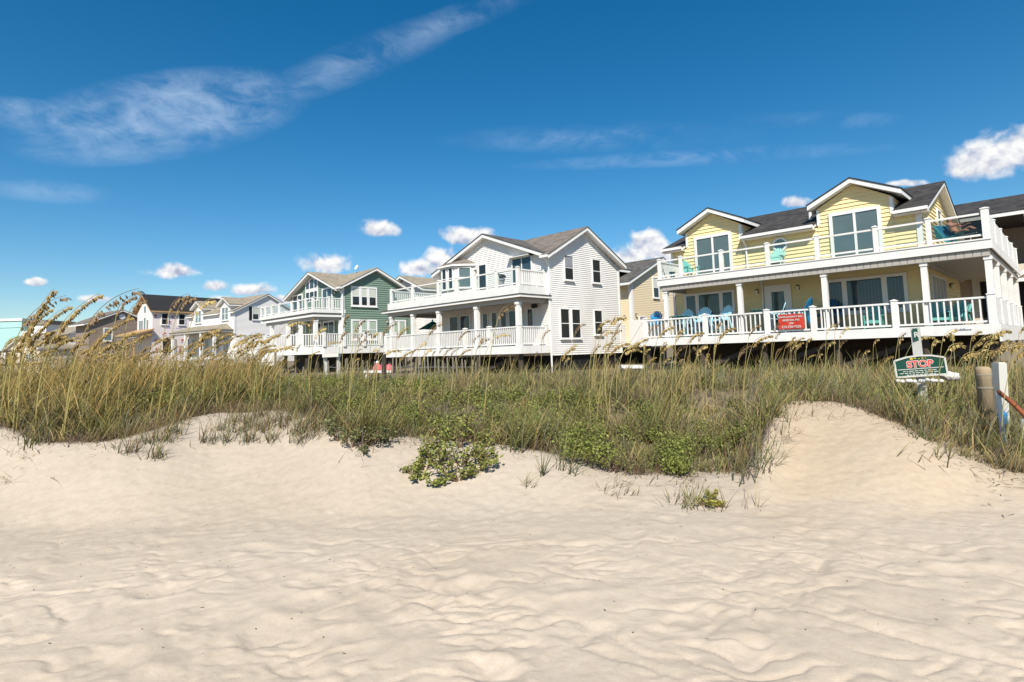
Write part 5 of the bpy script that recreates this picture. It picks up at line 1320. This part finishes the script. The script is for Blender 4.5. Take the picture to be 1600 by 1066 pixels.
pt = at(1429.5, 512, d_+.06); pb_ = Vector((base.x, base.y, base.z-.3)); pc = at(1437, 575, d_+.06)
ps = MB(); ps.beam(pt+(pc-pt)*2.3, pt, .125, .05); ps.build("sign_post", "sign_white", sg, base)
axis = (pt-pc).normalized(); mid = pt-axis*.115
n2 = nrm.normalized(); xx = axis.cross(n2).normalized(); Mr = Matrix.Translation(mid+n2*.036) @ Matrix((xx, axis, n2)).transposed().to_4x4()
ps = MB(); ps.box(-.045, .045, -.10, .10, -.004, .0); ps.xform(Mr).build("letter_panel", "sign_green", sg, base)
text_mesh("R", .12, "sign_white", sg, Mr @ Matrix.Translation((0, -.005, .001)), extrude=.002, bold=.002, origin=base)
c = at(1484, 588, 9.25); bg = bmesh.new(); bmesh.ops.create_icosphere(bg, subdivisions=3, radius=1)
for v in bg.verts:
    f = 1+.16*math.sin(v.co.x*7+1)*math.sin(v.co.y*6)+.09*math.sin(v.co.z*9+v.co.x*11)
    v.co = Vector((v.co.x*.16, v.co.y*.10, v.co.z*.075))*f
me = bpy.data.meshes.new("bag"); bg.to_mesh(me); bg.free(); me.materials.append(MATS["bag_white"])
me.polygons.foreach_set("use_smooth", [True]*len(me.polygons))
o = bpy.data.objects.new("sand_bag", me); COL.objects.link(o); o.location = c; o.rotation_euler = (0, R(8), YAW); tag(o, "crumpled white bag resting against the right end of the STOP sign", "bag")
c = at(1437, 596, 9.15); st = MB()
for i in range(11):
    st.lathe([(.02, -.03), (.035, -.02), (.04, .005), (.022, .025), (.01, .03)], c+cw(-.33+i*.066, rnd.uniform(-.03, .03))+Vector((0, 0, rnd.uniform(-.01, .02))), 7)
o = st.build("pale_kerb", "bag_white", None, c, True); o.location = c; tag(o, "row of pale lumps along the foot of the STOP sign", "edging")

# round bollard, square white post, rusty rail
p = gpos(bearing(1534), 8.2); top = at(1533, 573, 8.2).z; h = top-p.z
o = MB().lathe([(.093, -.3), (.093, h-.18), (.096, h-.175), (.096, h-.05), (.09, h-.03), (.075, h-.008), (.045, h)], (0, 0, 0), 20)
b = empty("wooden_post", "thick round-topped timber post in the grass beside the white square post", "post", p, 0); o.build("shaft", "piling_post", b, (0, 0, 0), True)
bb = MB()
for z in (h-.12, h-.30): bb.lathe([(.098, z-.012), (.100, z), (.098, z+.012)], (0, 0, 0), 20)
bb.build("strap", "weathered_wood", b)
p = gpos(bearing(1556), 8.6); top = at(1556, 566, 8.6).z
o = MB(); o.box(-.062, .062, -.062, .062, -.3, top-p.z-.015); o.box(-.05, .05, -.05, .05, top-p.z-.015, top-p.z)
o = o.build("square_post", "sign_white"); o.location = p; o.rotation_euler = (R(1), R(2), YAW); tag(o, "square white post standing between the round timber post and the rusty rail", "post")  # greyer white puts the shadow on this post into its colour
a, b2 = at(1560, 612, 7.4), at(1612, 660, 6.9)
o = MB().tube([a, a.lerp(b2, .5)+Vector((0, 0, .02)), b2], .026, 10); root = empty("handrail", "rusty red handrail sloping down out of the right edge", "rail", a); o.build("rail", "rust", root, a, True)
w_ = at(1599, 655, 7.0); MB().tube([(w_.x, w_.y, -1.7), tuple(w_)], .028, 8).build("upright", "white_trim", root, a)
MB().tube([(a.x, a.y, -1.6), tuple(a)], .028, 8).build("upright", "white_trim", root, a)
a, b2 = at(1567, 648, 7.6), at(1567, 630, 7.6)
o = MB().lathe([(.045, -.10), (.055, -.09), (.055, .04), (.045, .065), (.02, .08), (.02, .10), (.024, .102), (.024, .12)], (0, 0, 0), 14).build("water_jug", "blue_plastic", None, (0, 0, 0), True)
o.location = at(1566, 652, 7.7); o.rotation_euler = (0, 0, YAW); tag(o, "small blue container in the grass below the rusty rail", "container")

# red banner on the yellow house's railing
p = Vector((-8.82, 25.94, .945)); bn = empty("banner", "red banner with white lettering tied to the yellow house's deck railing", "banner", p)
m = MB(); nx = 12
for i in range(nx):
    x0, x1 = -.53+1.06*i/nx, -.53+1.06*(i+1)/nx; y0, y1 = .012*math.sin(i*1.1), .012*math.sin((i+1)*1.1)
    m.add([(p.x+x0, p.y+y0, p.z-.325), (p.x+x1, p.y+y1, p.z-.325), (p.x+x1, p.y+y1, p.z+.325), (p.x+x0, p.y+y0, p.z+.325), (p.x+x0, p.y+y0+.006, p.z-.325), (p.x+x1, p.y+y1+.006, p.z-.325), (p.x+x1, p.y+y1+.006, p.z+.325), (p.x+x0, p.y+y0+.006, p.z+.325)],
          [(0, 1, 2, 3), (5, 4, 7, 6), (3, 2, 6, 7), (1, 0, 4, 5)])
m.build("sheet", "banner_red", bn, p)
tg = MB()
for i in range(7): tg.box(p.x-.5+i*.166-.02, p.x-.5+i*.166+.02, p.y-.03, p.y-.015, p.z+.30, p.z+.37)
tg.build("tie", "sign_white", bn, p)
Fm = lambda x, z: facing(Vector((x, -.016, z)), (0, -1, 0))
for s, z, sz in (("LEWIS & NANCY RAY", .20, .102), ("SIKESTON, MO", .055, .105), ("1989", -.085, .10), ("573-750-8235", -.235, .142)):
    text_mesh(s, sz, "sign_white", bn, Fm(0, z), bold=.004, extrude=.002)
m = MB(); p = Vector((-2.95, 25.93, .30)); x = -.22
while x < .2:
    wv = rnd.uniform(.02, .05); m.box(p.x+x, p.x+x+wv, p.y-.004, p.y+.004, p.z-.03, p.z+rnd.uniform(.0, .05)); x += wv+.012
o = m.build("name_plate", "cover_grey", None, p); o.location = p; tag(o, "faint grey name lettering fixed to the yellow house's deck edge", "name plate")

# ------------------------------------------------------------------ deck chairs and tables
def deck_chair(matn, leg=0.0):
    """slatted fan-back chair facing -y, origin on the floor"""
    P = {}
    s = MB(); sh = .36+leg
    for i in range(6): s.prism([(-.27, -.28+i*.092, sh-.012*i), (.27, -.28+i*.092, sh-.012*i), (.27, -.28+i*.092+.08, sh-.012*i-.01), (-.27, -.28+i*.092+.08, sh-.012*i-.01)], (0, 0, -.022))
    s.box(-.27, .27, -.31, -.285, sh-.11, sh); P['seat'] = s
    b = MB(); n = 7
    for i in range(n):
        u = (i-(n-1)/2)/((n-1)/2); ln = .84-.20*u*u; x0 = u*.205; x1 = u*.30; w = .036
        y0, z0 = .26, sh-.1; y1, z1 = .26+ln*.36, sh-.1+ln*.94
        ym, zm = y1-.04*.36, z1-.05
        b.prism([(x0-w, y0, z0), (x0+w, y0, z0), (x1+w*1.15, ym, zm), (x1+w*.6, y1, z1), (x1-w*.6, y1, z1), (x1-w*1.15, ym, zm)], (0, .022, -.008))
    b.box(-.28, .28, .36, .385, sh+.22, sh+.29); P['backrest'] = b
    kids = [('arm', MB().prism([(sx*.25, -.33, sh+.20), (sx*.39, -.33, sh+.20), (sx*.37, .36, sh+.17), (sx*.28, .36, sh+.17)], (0, 0, .025))) for sx in (-1, 1)]
    for sx in (-1, 1):
        kids.append(('leg', MB().beam((sx*.30, -.27, 0), (sx*.30, -.27, sh+.2), .03, .09)))
        kids.append(('leg', MB().beam((sx*.29, .48, 0), (sx*.29, .20, sh+.18), .03, .09)))
    if leg: kids.append(('footrest', MB().box(-.3, .3, -.33, -.25, leg*.55, leg*.55+.03)))
    r = empty("deck_chair", "", "chair")
    for k in P: P[k].build(k, matn, r)
    for k, mb in kids: mb.build(k, matn, r)
    return r
def place_chair(matn, leg, X, Y, z, rz, label, group=None):
    r = deck_chair(matn, leg); r.location = (X, Y, z); r.rotation_euler = (0, 0, R(rz)); r["label"] = label
    if group: r["group"] = group
    return r
def xat(px, py, Y):
    c = crayv(px, py); wv = cw(c.x, c.y, c.z); return wv.x*Y/wv.y
CG = "tall deck chairs on the yellow house's lower deck"
place_chair("blue_plastic", .46, xat(1020, 490, 26.6), 26.6, .46, 8, "dark blue tall fan-back chair at the far left end of the lower deck", CG)
place_chair("sky_plastic", .44, xat(1066, 490, 26.75), 26.75, .46, -5, "pale blue tall fan-back chair behind the dark table, left of the middle window", CG)
place_chair("sky_plastic", .46, xat(1096, 490, 26.6), 26.6, .46, 6, "pale blue tall fan-back chair in front of the middle window, beside a railing post", CG)
place_chair("sky_plastic", .46, xat(1126, 490, 26.6), 26.6, .46, -18, "pale blue tall fan-back chair left of the column, nearest the front door", CG)
place_chair("sky_plastic", .36, xat(1207, 490, 26.7), 26.7, .46, -70, "pale blue tall chair turned sideways before the front door", CG)
place_chair("blue_plastic", .46, xat(1247, 480, 26.7), 26.7, .46, -92, "bright blue tall chair seen edge-on above the red banner", CG)
place_chair("navy_plastic", .44, xat(1286, 480, 27.8), 27.8, .46, -25, "dark blue chair in shade against the right-hand column", CG)
place_chair("navy_plastic", .44, xat(1302, 480, 27.9), 27.9, .46, 20, "dark blue chair in shade before the wide right window", CG)
place_chair("aqua_plastic", .0, xat(1365, 495, 27.2), 27.2, .46, 5, "aqua low fan-back chair behind the railing under the wide right window")
place_chair("aqua_plastic", .0, xat(1468, 495, 27.6), 27.6, .46, 12, "aqua low fan-back chair at the left of the pair by the side doors")
place_chair("aqua_plastic", .0, xat(1496, 495, 27.9), 27.9, .46, -12, "aqua low fan-back chair at the right of the pair by the side doors")
place_chair("aqua_plastic", .0, xat(1078, 420, 27.0), 27.0, 3.48, 60, "aqua low chair on the upper deck before the left sliding door")
place_chair("mint_plastic", .0, xat(1211, 400, 27.3), 27.3, 3.48, 4, "mint low chair on the upper deck under the octagonal window")
def table(matn, X, Y, z, h, r, label, n=12):
    t_ = empty("deck_table", label, "table", (X, Y, z))
    MB().lathe([(r, h-.03), (r+.01, h-.015), (r, h)], (0, 0, 0), n).build("table_top", matn, t_)
    for k in range(4):
        q = math.pi/4+k*math.pi/2; MB().beam((r*.75*math.cos(q), r*.75*math.sin(q), 0), (r*.6*math.cos(q), r*.6*math.sin(q), h-.03), .06, .05).build("leg", matn, t_)
    return t_
table("teal_dark_plastic", xat(1061, 500, 26.6), 26.6, .46, 1.10, .52, "dark blue tall table among the pale blue chairs")
table("teal_dark_plastic", xat(1190, 495, 26.8), 26.8, .46, 1.12, .50, "dark tall table left of the front door behind the railing")
table("teal_dark_plastic", xat(1048, 428, 27.2), 27.2, 3.48, .48, .26, "small teal side table at the left end of the upper deck")
# white house: covered grill, table, folded parasol
X, Y = xat(782, 440, 22.3), 22.3
g = empty("covered_grill", "dark covered grill on the white house's balcony left of the corner post", "grill", (X, Y, 3.46))
MB().lathe([(.20, .05), (.22, .55), (.26, .6), (.27, .7), (.18, .74)], (0, 0, 0), 10).build("cover", "cover_grey", g)
MB().lathe([(.34, .80), (.30, .9), (.1, .98)], (0, 0, 0), 12).build("lid", "screen_black", g)
MB().tube([(0, 0, 0), (0, 0, .85)], .03, 8).build("stand", "black_metal", g)
table("screen_black", xat(706, 515, 22.3), 22.3, .3, 1.0, .55, "black table on the white house's lower deck")
table("screen_black", xat(800, 515, 22.4), 22.4, .3, 1.05, .62, "black table behind the right-hand railing of the white house")
X, Y = xat(676, 510, 24.2), 24.2
u = empty("parasol", "drooping dark teal parasol on the white house's lower deck", "parasol", (X, Y, .3))
cn = MB(); n = 8; ring = [(1.0*math.cos(k*math.pi/4), 1.0*math.sin(k*math.pi/4), 1.55-.06*(k % 2)) for k in range(n)]
cn.add(ring+[(0, 0, 2.05)]+[(x*.97, y*.97, z-.03) for x, y, z in ring], [(k, (k+1) % n, n) for k in range(n)]+[(k, n+1+k, n+1+(k+1) % n, (k+1) % n) for k in range(n)])
cn.build("canopy", "teal_canvas", u); MB().tube([(0, 0, 0), (0, 0, 2.15)], .025, 8).build("pole", "weathered_wood", u)
MB().lathe([(.07, 2.05), (.05, 2.13), (.01, 2.16)], (0, 0, 0), 8).build("finial", "teal_canvas", u)

# brown timber deck rail with coloured signs, far left
p = at(0, 540, 60); dk = empty("timber_deck", "dark brown timber deck with a railing at the far left", "deck", (p.x, p.y, GZ), R(20))
MB().box(0, 4.2, 0, 2.5, 1.35, 1.6).build("floor", "dark_piling", dk)
r_b = MB(); r_b.box(-.1, 4.3, -.06, .06, 2.75, 2.95)
for x in (0, 1.4, 2.8, 4.2): r_b.box(x-.07, x+.07, -.07, .07, 0, 2.95)
r_b.build("railing", "dark_piling", dk)
MB().box(.4, 1.4, .5, .6, 1.7, 2.7).build("bench_back", "maroon", dk)
p = at(20, 532, 59); o = MB().lathe([(.05, 0), (.32, .05), (.38, .5), (.3, .9), (.05, 1.0)], (0, 0, 0), 10).build("float", "yellow_sign"); o.location = (p.x, p.y, GZ+1.6); tag(o, "round yellow float on the brown timber deck", "float")

# ------------------------------------------------------------------ sunbather on the recliner at the corner of the upper deck
rec_loc = Vector((-3.02, 26.98, 3.48)); rec_rz = R(-38)
rc = empty("recliner", "blue reclining lounge draped with an aqua towel at the upper deck's right corner", "recliner", rec_loc, rec_rz)
f = MB()
for y in (-.3, .3):
    f.tube([(-.2, y, .30), (1.1, y, .27)], .018, 6); f.tube([(-.2, y, .30), (-.62, y, .86)], .018, 6)
    f.tube([(0, y, .29), (.15, y, 0)], .018, 6); f.tube([(.9, y, .27), (.8, y, 0)], .018, 6); f.tube([(-.42, y, .6), (-.55, y, 0)], .018, 6)
f.build("frame", "white_trim", rc)
MB().prism([(-.2, -.29, .315), (1.1, -.29, .285), (1.1, -.29, .31), (-.2, -.29, .345)], (0, .58, 0)).build("seat", "towel_blue", rc)
MB().prism([(-.2, -.29, .315), (-.62, -.29, .87), (-.60, -.29, .89), (-.18, -.29, .335)], (0, .58, 0)).build("backrest", "towel_blue", rc)
tw = MB(); tw.prism([(-.62, -.36, .90), (-.18, -.34, .36), (.35, -.34, .335), (.35, -.36, .12), (-.1, -.37, .14), (-.5, -.38, .40)], (0, .02, 0)); tw.prism([(-.635, -.36, .905), (-.2, -.36, .36), (-.2, -.36, .345), (-.65, -.36, .885)], (0, .7, 0)); tw.prism([(-.2, -.34, .36), (.36, -.34, .345), (.36, -.34, .33), (-.2, -.34, .345)], (0, .68, 0))
t_ = tw.build("towel", "towel", None, (0, 0, 0)); t_.location = rec_loc; t_.rotation_euler = (0, 0, rec_rz); tag(t_, "aqua patterned towel hanging over the side of the recliner", "towel")
def skinned(chains, sub=2):
    """chains share vertices by name: {name:(co, radius)}, edges -> one smooth body"""
    V, E_ = chains; me = bpy.data.meshes.new("body"); keys = list(V)
    me.from_pydata([V[k][0] for k in keys], [(keys.index(a), keys.index(b)) for a, b in E_], [])
    ob = bpy.data.objects.new("tmp_body", me); COL.objects.link(ob)
    md = ob.modifiers.new("skin", 'SKIN')
    for i, k in enumerate(keys):
        r = V[k][1]; me.skin_vertices[0].data[i].radius = (r, r) if not isinstance(r, tuple) else r
    me.skin_vertices[0].data[0].use_root = True
    sb = ob.modifiers.new("sub", 'SUBSURF'); sb.levels = sub; sb.render_levels = sub
    dg = bpy.context.evaluated_depsgraph_get(); out = bpy.data.meshes.new_from_object(ob.evaluated_get(dg)); bpy.data.objects.remove(ob)
    out.polygons.foreach_set("use_smooth", [True]*len(out.polygons)); return out
V = {'pel': ((-.02, 0, .47), .125), 'wai': ((-.11, 0, .60), .115), 'che': ((-.20, 0, .78), .135), 'nec': ((-.25, 0, .93), .052), 'hea': ((-.235, 0, 1.03), .085), 'top': ((-.23, 0, 1.11), .075)}
E_ = [('pel', 'wai'), ('wai', 'che'), ('che', 'nec'), ('nec', 'hea'), ('hea', 'top')]
for s, sg_ in (('l', 1), ('r', -1)):
    V['sh'+s] = ((-.21, .17*sg_, .87), .055); V['el'+s] = ((.05, .22*sg_, .72), .040); V['wr'+s] = ((.29, .16*sg_, .76), .028); V['pa'+s] = ((.36, .14*sg_, .77), .034)
    V['hp'+s] = ((.06, .09*sg_, .45), .085)
    kz = .62 if s == 'l' else .50
    V['kn'+s] = ((.46, .11*sg_, kz), .058); V['ca'+s] = ((.62, .11*sg_, kz*.75+.05), .054); V['an'+s] = ((.86, .11*sg_, .37), .036); V['fo'+s] = ((.93, .11*sg_, .40), .036); V['to'+s] = ((1.0, .12*sg_, .47), .022)
    E_ += [('che', 'sh'+s), ('sh'+s, 'el'+s), ('el'+s, 'wr'+s), ('wr'+s, 'pa'+s), ('pel', 'hp'+s), ('hp'+s, 'kn'+s), ('kn'+s, 'ca'+s), ('ca'+s, 'an'+s), ('an'+s, 'fo'+s), ('fo'+s, 'to'+s)]
    for j in range(4):
        y = .14*sg_+(j-1.5)*.019; ln = (.06, .072, .068, .052)[j]
        V['fa%d%s' % (j, s)] = ((.395, y, .772), .009); V['fb%d%s' % (j, s)] = ((.395+ln*.6, y, .765), .0085); V['fc%d%s' % (j, s)] = ((.395+ln, y, .745), .0075)
        E_ += [('pa'+s, 'fa%d%s' % (j, s)), ('fa%d%s' % (j, s), 'fb%d%s' % (j, s)), ('fb%d%s' % (j, s), 'fc%d%s' % (j, s))]
    V['th'+s] = ((.355, .105*sg_, .77), .010); V['ti'+s] = ((.39, .085*sg_, .762), .008); E_ += [('pa'+s, 'th'+s), ('th'+s, 'ti'+s)]
pm = skinned((V, E_)); pm.materials.append(MATS["skin"])
# face: nose ridge and brow pushed out of the head
for v in pm.vertices:
    if v.co.z > 1.0 and v.co.x > -.16:
        dz, dy = v.co.z-1.05, v.co.y
        v.co.x += .020*math.exp(-(dz/.022)**2-(dy/.014)**2)+.006*math.exp(-((dz-.035)/.012)**2-(dy/.05)**2)
pe = bpy.data.objects.new("person", pm); COL.objects.link(pe); pe.location = rec_loc; pe.rotation_euler = (0, 0, rec_rz)
tag(pe, "person in dark swimwear reclining on the corner of the upper deck with legs stretched out", "person")
hr = bmesh.new(); bmesh.ops.create_uvsphere(hr, u_segments=16, v_segments=10, radius=1)
bmesh.ops.delete(hr, geom=[v for v in hr.verts if v.co.x > .55 and v.co.z < .45], context='VERTS')
me = bpy.data.meshes.new("hair"); hr.to_mesh(me); hr.free(); me.transform(Matrix.Translation((-.245, 0, 1.075)) @ Matrix.Diagonal((.102, .092, .105, 1))); me.materials.append(MATS["hair"])
h_ = bpy.data.objects.new("hair", me); COL.objects.link(h_); h_.parent = pe
sw = skinned(({'a': ((-.02, 0, .46), .133), 'b': ((-.10, 0, .59), .121), 'l': ((.14, .095, .455), .088), 'r': ((.14, -.095, .455), .088), 'l0': ((.05, .09, .455), .09), 'r0': ((.05, -.09, .455), .09)}, [('a', 'b'), ('a', 'l0'), ('l0', 'l'), ('a', 'r0'), ('r0', 'r')]))
sw.materials.append(MATS["swimwear"]); o = bpy.data.objects.new("swimwear", sw); COL.objects.link(o); o.parent = pe
fa = MB()
for y in (-.03, .03): fa.lathe([(.011, -.006), (.014, 0), (.011, .006)], (-.155, y, 1.065), 8)
fa.box(-.158, -.148, -.022, .022, .997, 1.004); o = fa.build("face", "hair", pe)

# ================================================================== light and sky
SUN_AZ, SUN_EL = 40.0, 46.5      # degrees from the seaward normal towards +x; elevation
sv = Vector((math.sin(R(SUN_AZ))*math.cos(R(SUN_EL)), -math.cos(R(SUN_AZ))*math.cos(R(SUN_EL)), math.sin(R(SUN_EL))))
sl_ = bpy.data.lights.new("sun", 'SUN'); sl_.energy = SUN_E; sl_.angle = R(.53); sl_.color = (1.0, .94, .84)
so = bpy.data.objects.new("sun", sl_); COL.objects.link(so); so.rotation_euler = sv.to_track_quat('Z', 'Y').to_euler(); so.location = sv*200
world = bpy.data.worlds.new("World"); scene.world = world; world.use_nodes = True
nt = world.node_tree; N, Lk = nt.nodes, nt.links
for n_ in list(N): N.remove(n_)
out = N.new("ShaderNodeOutputWorld"); bg = N.new("ShaderNodeBackground"); bg.inputs["Strength"].default_value = SKY_S; Lk.new(bg.outputs[0], out.inputs[0])
sky = N.new("ShaderNodeTexSky"); sky.sky_type = 'NISHITA'; sky.sun_disc = False; sky.sun_elevation = R(SUN_EL); sky.sun_rotation = math.atan2(sv.x, sv.y)
sky.altitude = 0; sky.air_density = AIR; sky.dust_density = DUST; sky.ozone_density = OZONE
hs = N.new("ShaderNodeHueSaturation"); hs.inputs["Saturation"].default_value = SKY_SAT; hs.inputs["Hue"].default_value = SKY_HUE; Lk.new(sky.outputs[0], hs.inputs["Color"])
gm = N.new("ShaderNodeGamma"); gm.inputs[1].default_value = 1.0; Lk.new(hs.outputs[0], gm.inputs[0])
tc = N.new("ShaderNodeTexCoord"); DIR = tc.outputs["Generated"]
def M_(op, a, b=None, c=None, clamp=False):
    n_ = N.new("ShaderNodeMath"); n_.operation = op; n_.use_clamp = clamp
    for i, v in enumerate((a, b, c)):
        if v is None: continue
        if isinstance(v, (int, float)): n_.inputs[i].default_value = v
        else: Lk.new(v, n_.inputs[i])
    return n_.outputs[0]
def VM(op, a, b):
    n_ = N.new("ShaderNodeVectorMath"); n_.operation = op
    for i, v in enumerate((a, b)):
        if isinstance(v, (tuple, list, Vector)): n_.inputs[i].default_value = tuple(v)
        else: Lk.new(v, n_.inputs[i])
    return n_.outputs["Value"] if op == 'DOT_PRODUCT' else n_.outputs[0]
def noise(vec, scale, detail, rough=.5, dist=0.0, off=None):
    n_ = N.new("ShaderNodeTexNoise"); n_.inputs["Scale"].default_value = scale; n_.inputs["Detail"].default_value = detail; n_.inputs["Roughness"].default_value = rough; n_.inputs["Distortion"].default_value = dist
    Lk.new(VM('ADD', vec, off) if off else vec, n_.inputs[0]); return n_.outputs["Fac"]
def blob(px, py, hw_, hh_, rot=0.0, flat=1.0):
    """1 at a sky direction falling to 0 at the rim of an ellipse (sizes in pixels of the photo's scale)"""
    c = wdir(px, py).normalized(); ex = wdir(px+1, py).normalized()-c; ey = wdir(px, py-1).normalized()-c
    sx, sy = ex.length, ey.length; ex.normalize(); ey = (ey-ex*ey.dot(ex)).normalized()
    ca, sa = math.cos(R(rot)), math.sin(R(rot)); u = ex*ca+ey*sa; v = ey*ca-ex*sa
    du = VM('DOT_PRODUCT', DIR, u/(hw_*sx)); du = M_('SUBTRACT', du, c.dot(u)/(hw_*sx))
    dv = VM('DOT_PRODUCT', DIR, v/(hh_*sy)); dv = M_('SUBTRACT', dv, c.dot(v)/(hh_*sy))
    if flat != 1.0: dv = M_('MULTIPLY', dv, M_('ADD', 1.0, M_('MULTIPLY', M_('LESS_THAN', dv, 0.0), flat-1.0)))
    r = M_('SQRT', M_('ADD', M_('MULTIPLY', du, du), M_('MULTIPLY', dv, dv)))
    return M_('SUBTRACT', 1.0, r), dv
cum = [(592, 360, 38, 21), (505, 415, 52, 26), (650, 422, 46, 24), (690, 405, 34, 26), (735, 372, 58, 22), (700, 425, 60, 22), (1012, 388, 46, 38), (985, 402, 40, 26), (1055, 400, 40, 30), (1560, 246, 90, 48), (1520, 262, 60, 34), (1600, 228, 70, 40), (1246, 318, 30, 16), (1412, 287, 44, 9),
       (275, 426, 56, 18), (336, 448, 28, 15), (395, 455, 42, 17), (57, 442, 22, 9), (150, 468, 40, 10), (440, 470, 30, 12), (345, 470, 40, 12)]
F = None; Vv = None
for px, py, a, b in cum:
    f, dv = blob(px, py, a, b, 0, 1.5)
    if F is None: F, Vv = f, dv
    else:
        g = M_('GREATER_THAN', f, F); mixn = N.new("ShaderNodeMix"); Lk.new(g, mixn.inputs[0]); Lk.new(Vv, mixn.inputs[2]); Lk.new(dv, mixn.inputs[3]); Vv = mixn.outputs[0]
        F = M_('SMOOTH_MAX', F, f, .12)
n1 = noise(DIR, 27, 7, .52, .25); n1u = noise(DIR, 27, 7, .52, .25, (0, 0, .009))
f2 = M_('ADD', F, M_('MULTIPLY', M_('SUBTRACT', n1, .5), 1.55))
mr = N.new("ShaderNodeMapRange"); mr.interpolation_type = 'SMOOTHSTEP'; mr.inputs[1].default_value = .08; mr.inputs[2].default_value = .62; Lk.new(f2, mr.inputs[0]); DC = mr.outputs[0]
# sunlit billows: brighter where the cloud thins towards the top, greyer below
lit = M_('ADD', .70, M_('ADD', M_('MULTIPLY', M_('SUBTRACT', n1, n1u), 3.8), M_('MULTIPLY', Vv, .34)), None, True)
cc = N.new("ShaderNodeMix"); cc.data_type = 'RGBA'; Lk.new(lit, cc.inputs[0]); cc.inputs[6].default_value = tuple(CL*c for c in (.42, .46, .62))+(1,); cc.inputs[7].default_value = tuple(CL*c for c in (1.0, .99, .97))+(1,)
# high wisps
mp = N.new("ShaderNodeMapping"); Lk.new(DIR, mp.inputs[0])
exw = (wdir(801, 200).normalized()-wdir(800, 200).normalized()).normalized()
mp.vector_type = 'POINT'; mp.inputs["Rotation"].default_value = (0, 0, -math.atan2(exw.y, exw.x)); mp.inputs["Scale"].default_value = (1.0, 1.0, 2.2)
wv = noise(mp.outputs[0], 3.2, 5, .55, .0); 
wd2 = VM('ADD', mp.outputs[0], VM('MULTIPLY', N.new("ShaderNodeCombineXYZ").outputs[0], (0, 0, 0)))
c1 = noise(mp.outputs[0], 4.2, 12, .62, .9); c2 = noise(mp.outputs[0], 15, 11, .66, .7); c3 = noise(DIR, 3.5, 4, .5, .4)
Cm = None
for px, py, a, b, rt, amp in ((270, 180, 250, 70, 10, 1.0), (70, 185, 130, 30, -10, .7), (330, 165, 150, 45, 16, .9), (230, 225, 130, 26, 5, .5), (560, 95, 220, 36, 20, .42), (700, 35, 170, 26, 18, .42), (930, 215, 260, 26, 1, .24), (1080, 246, 300, 15, 3, .42), (1280, 188, 150, 16, 0, .24), (80, 300, 120, 20, -5, .3)):
    f, dv = blob(px, py, a, b, rt); f = M_('MULTIPLY', M_('MAXIMUM', f, 0.0), amp); Cm = f if Cm is None else M_('MAXIMUM', Cm, f)
wm = M_('ADD', M_('MULTIPLY', c1, 1.0), M_('MULTIPLY', c2, .85))
mr2 = N.new("ShaderNodeMapRange"); mr2.interpolation_type = 'SMOOTHSTEP'; mr2.inputs[1].default_value = .68; mr2.inputs[2].default_value = 1.28; Lk.new(wm, mr2.inputs[0])
Cm = M_('MULTIPLY', Cm, M_('ADD', .35, M_('MULTIPLY', c3, 1.4)), None, True)
DW = M_('MULTIPLY', M_('MULTIPLY', mr2.outputs[0], M_('MULTIPLY', Cm, M_('SUBTRACT', 1.6, Cm))), CIRRUS, None, True)
m1 = N.new("ShaderNodeMix"); m1.data_type = 'RGBA'; Lk.new(DW, m1.inputs[0]); Lk.new(gm.outputs[0], m1.inputs[6]); m1.inputs[7].default_value = tuple(CL*c for c in (.66, .80, 1.0))+(1,)
m2 = N.new("ShaderNodeMix"); m2.data_type = 'RGBA'; Lk.new(M_('MULTIPLY', DC, .97), m2.inputs[0]); Lk.new(m1.outputs[2], m2.inputs[6]); Lk.new(cc.outputs[2], m2.inputs[7])
Lk.new(m2.outputs[2], bg.inputs["Color"])

vs = scene.view_settings; vs.view_transform = 'Standard'; vs.look = 'None'; vs.exposure = EXPO; vs.gamma = 1; vs.use_curve_mapping = False
scene.cycles.max_bounces = 6; scene.cycles.diffuse_bounces = 2; scene.cycles.transparent_max_bounces = 12; scene.cycles.use_denoising = True
scene.cycles.sample_clamp_indirect = 8
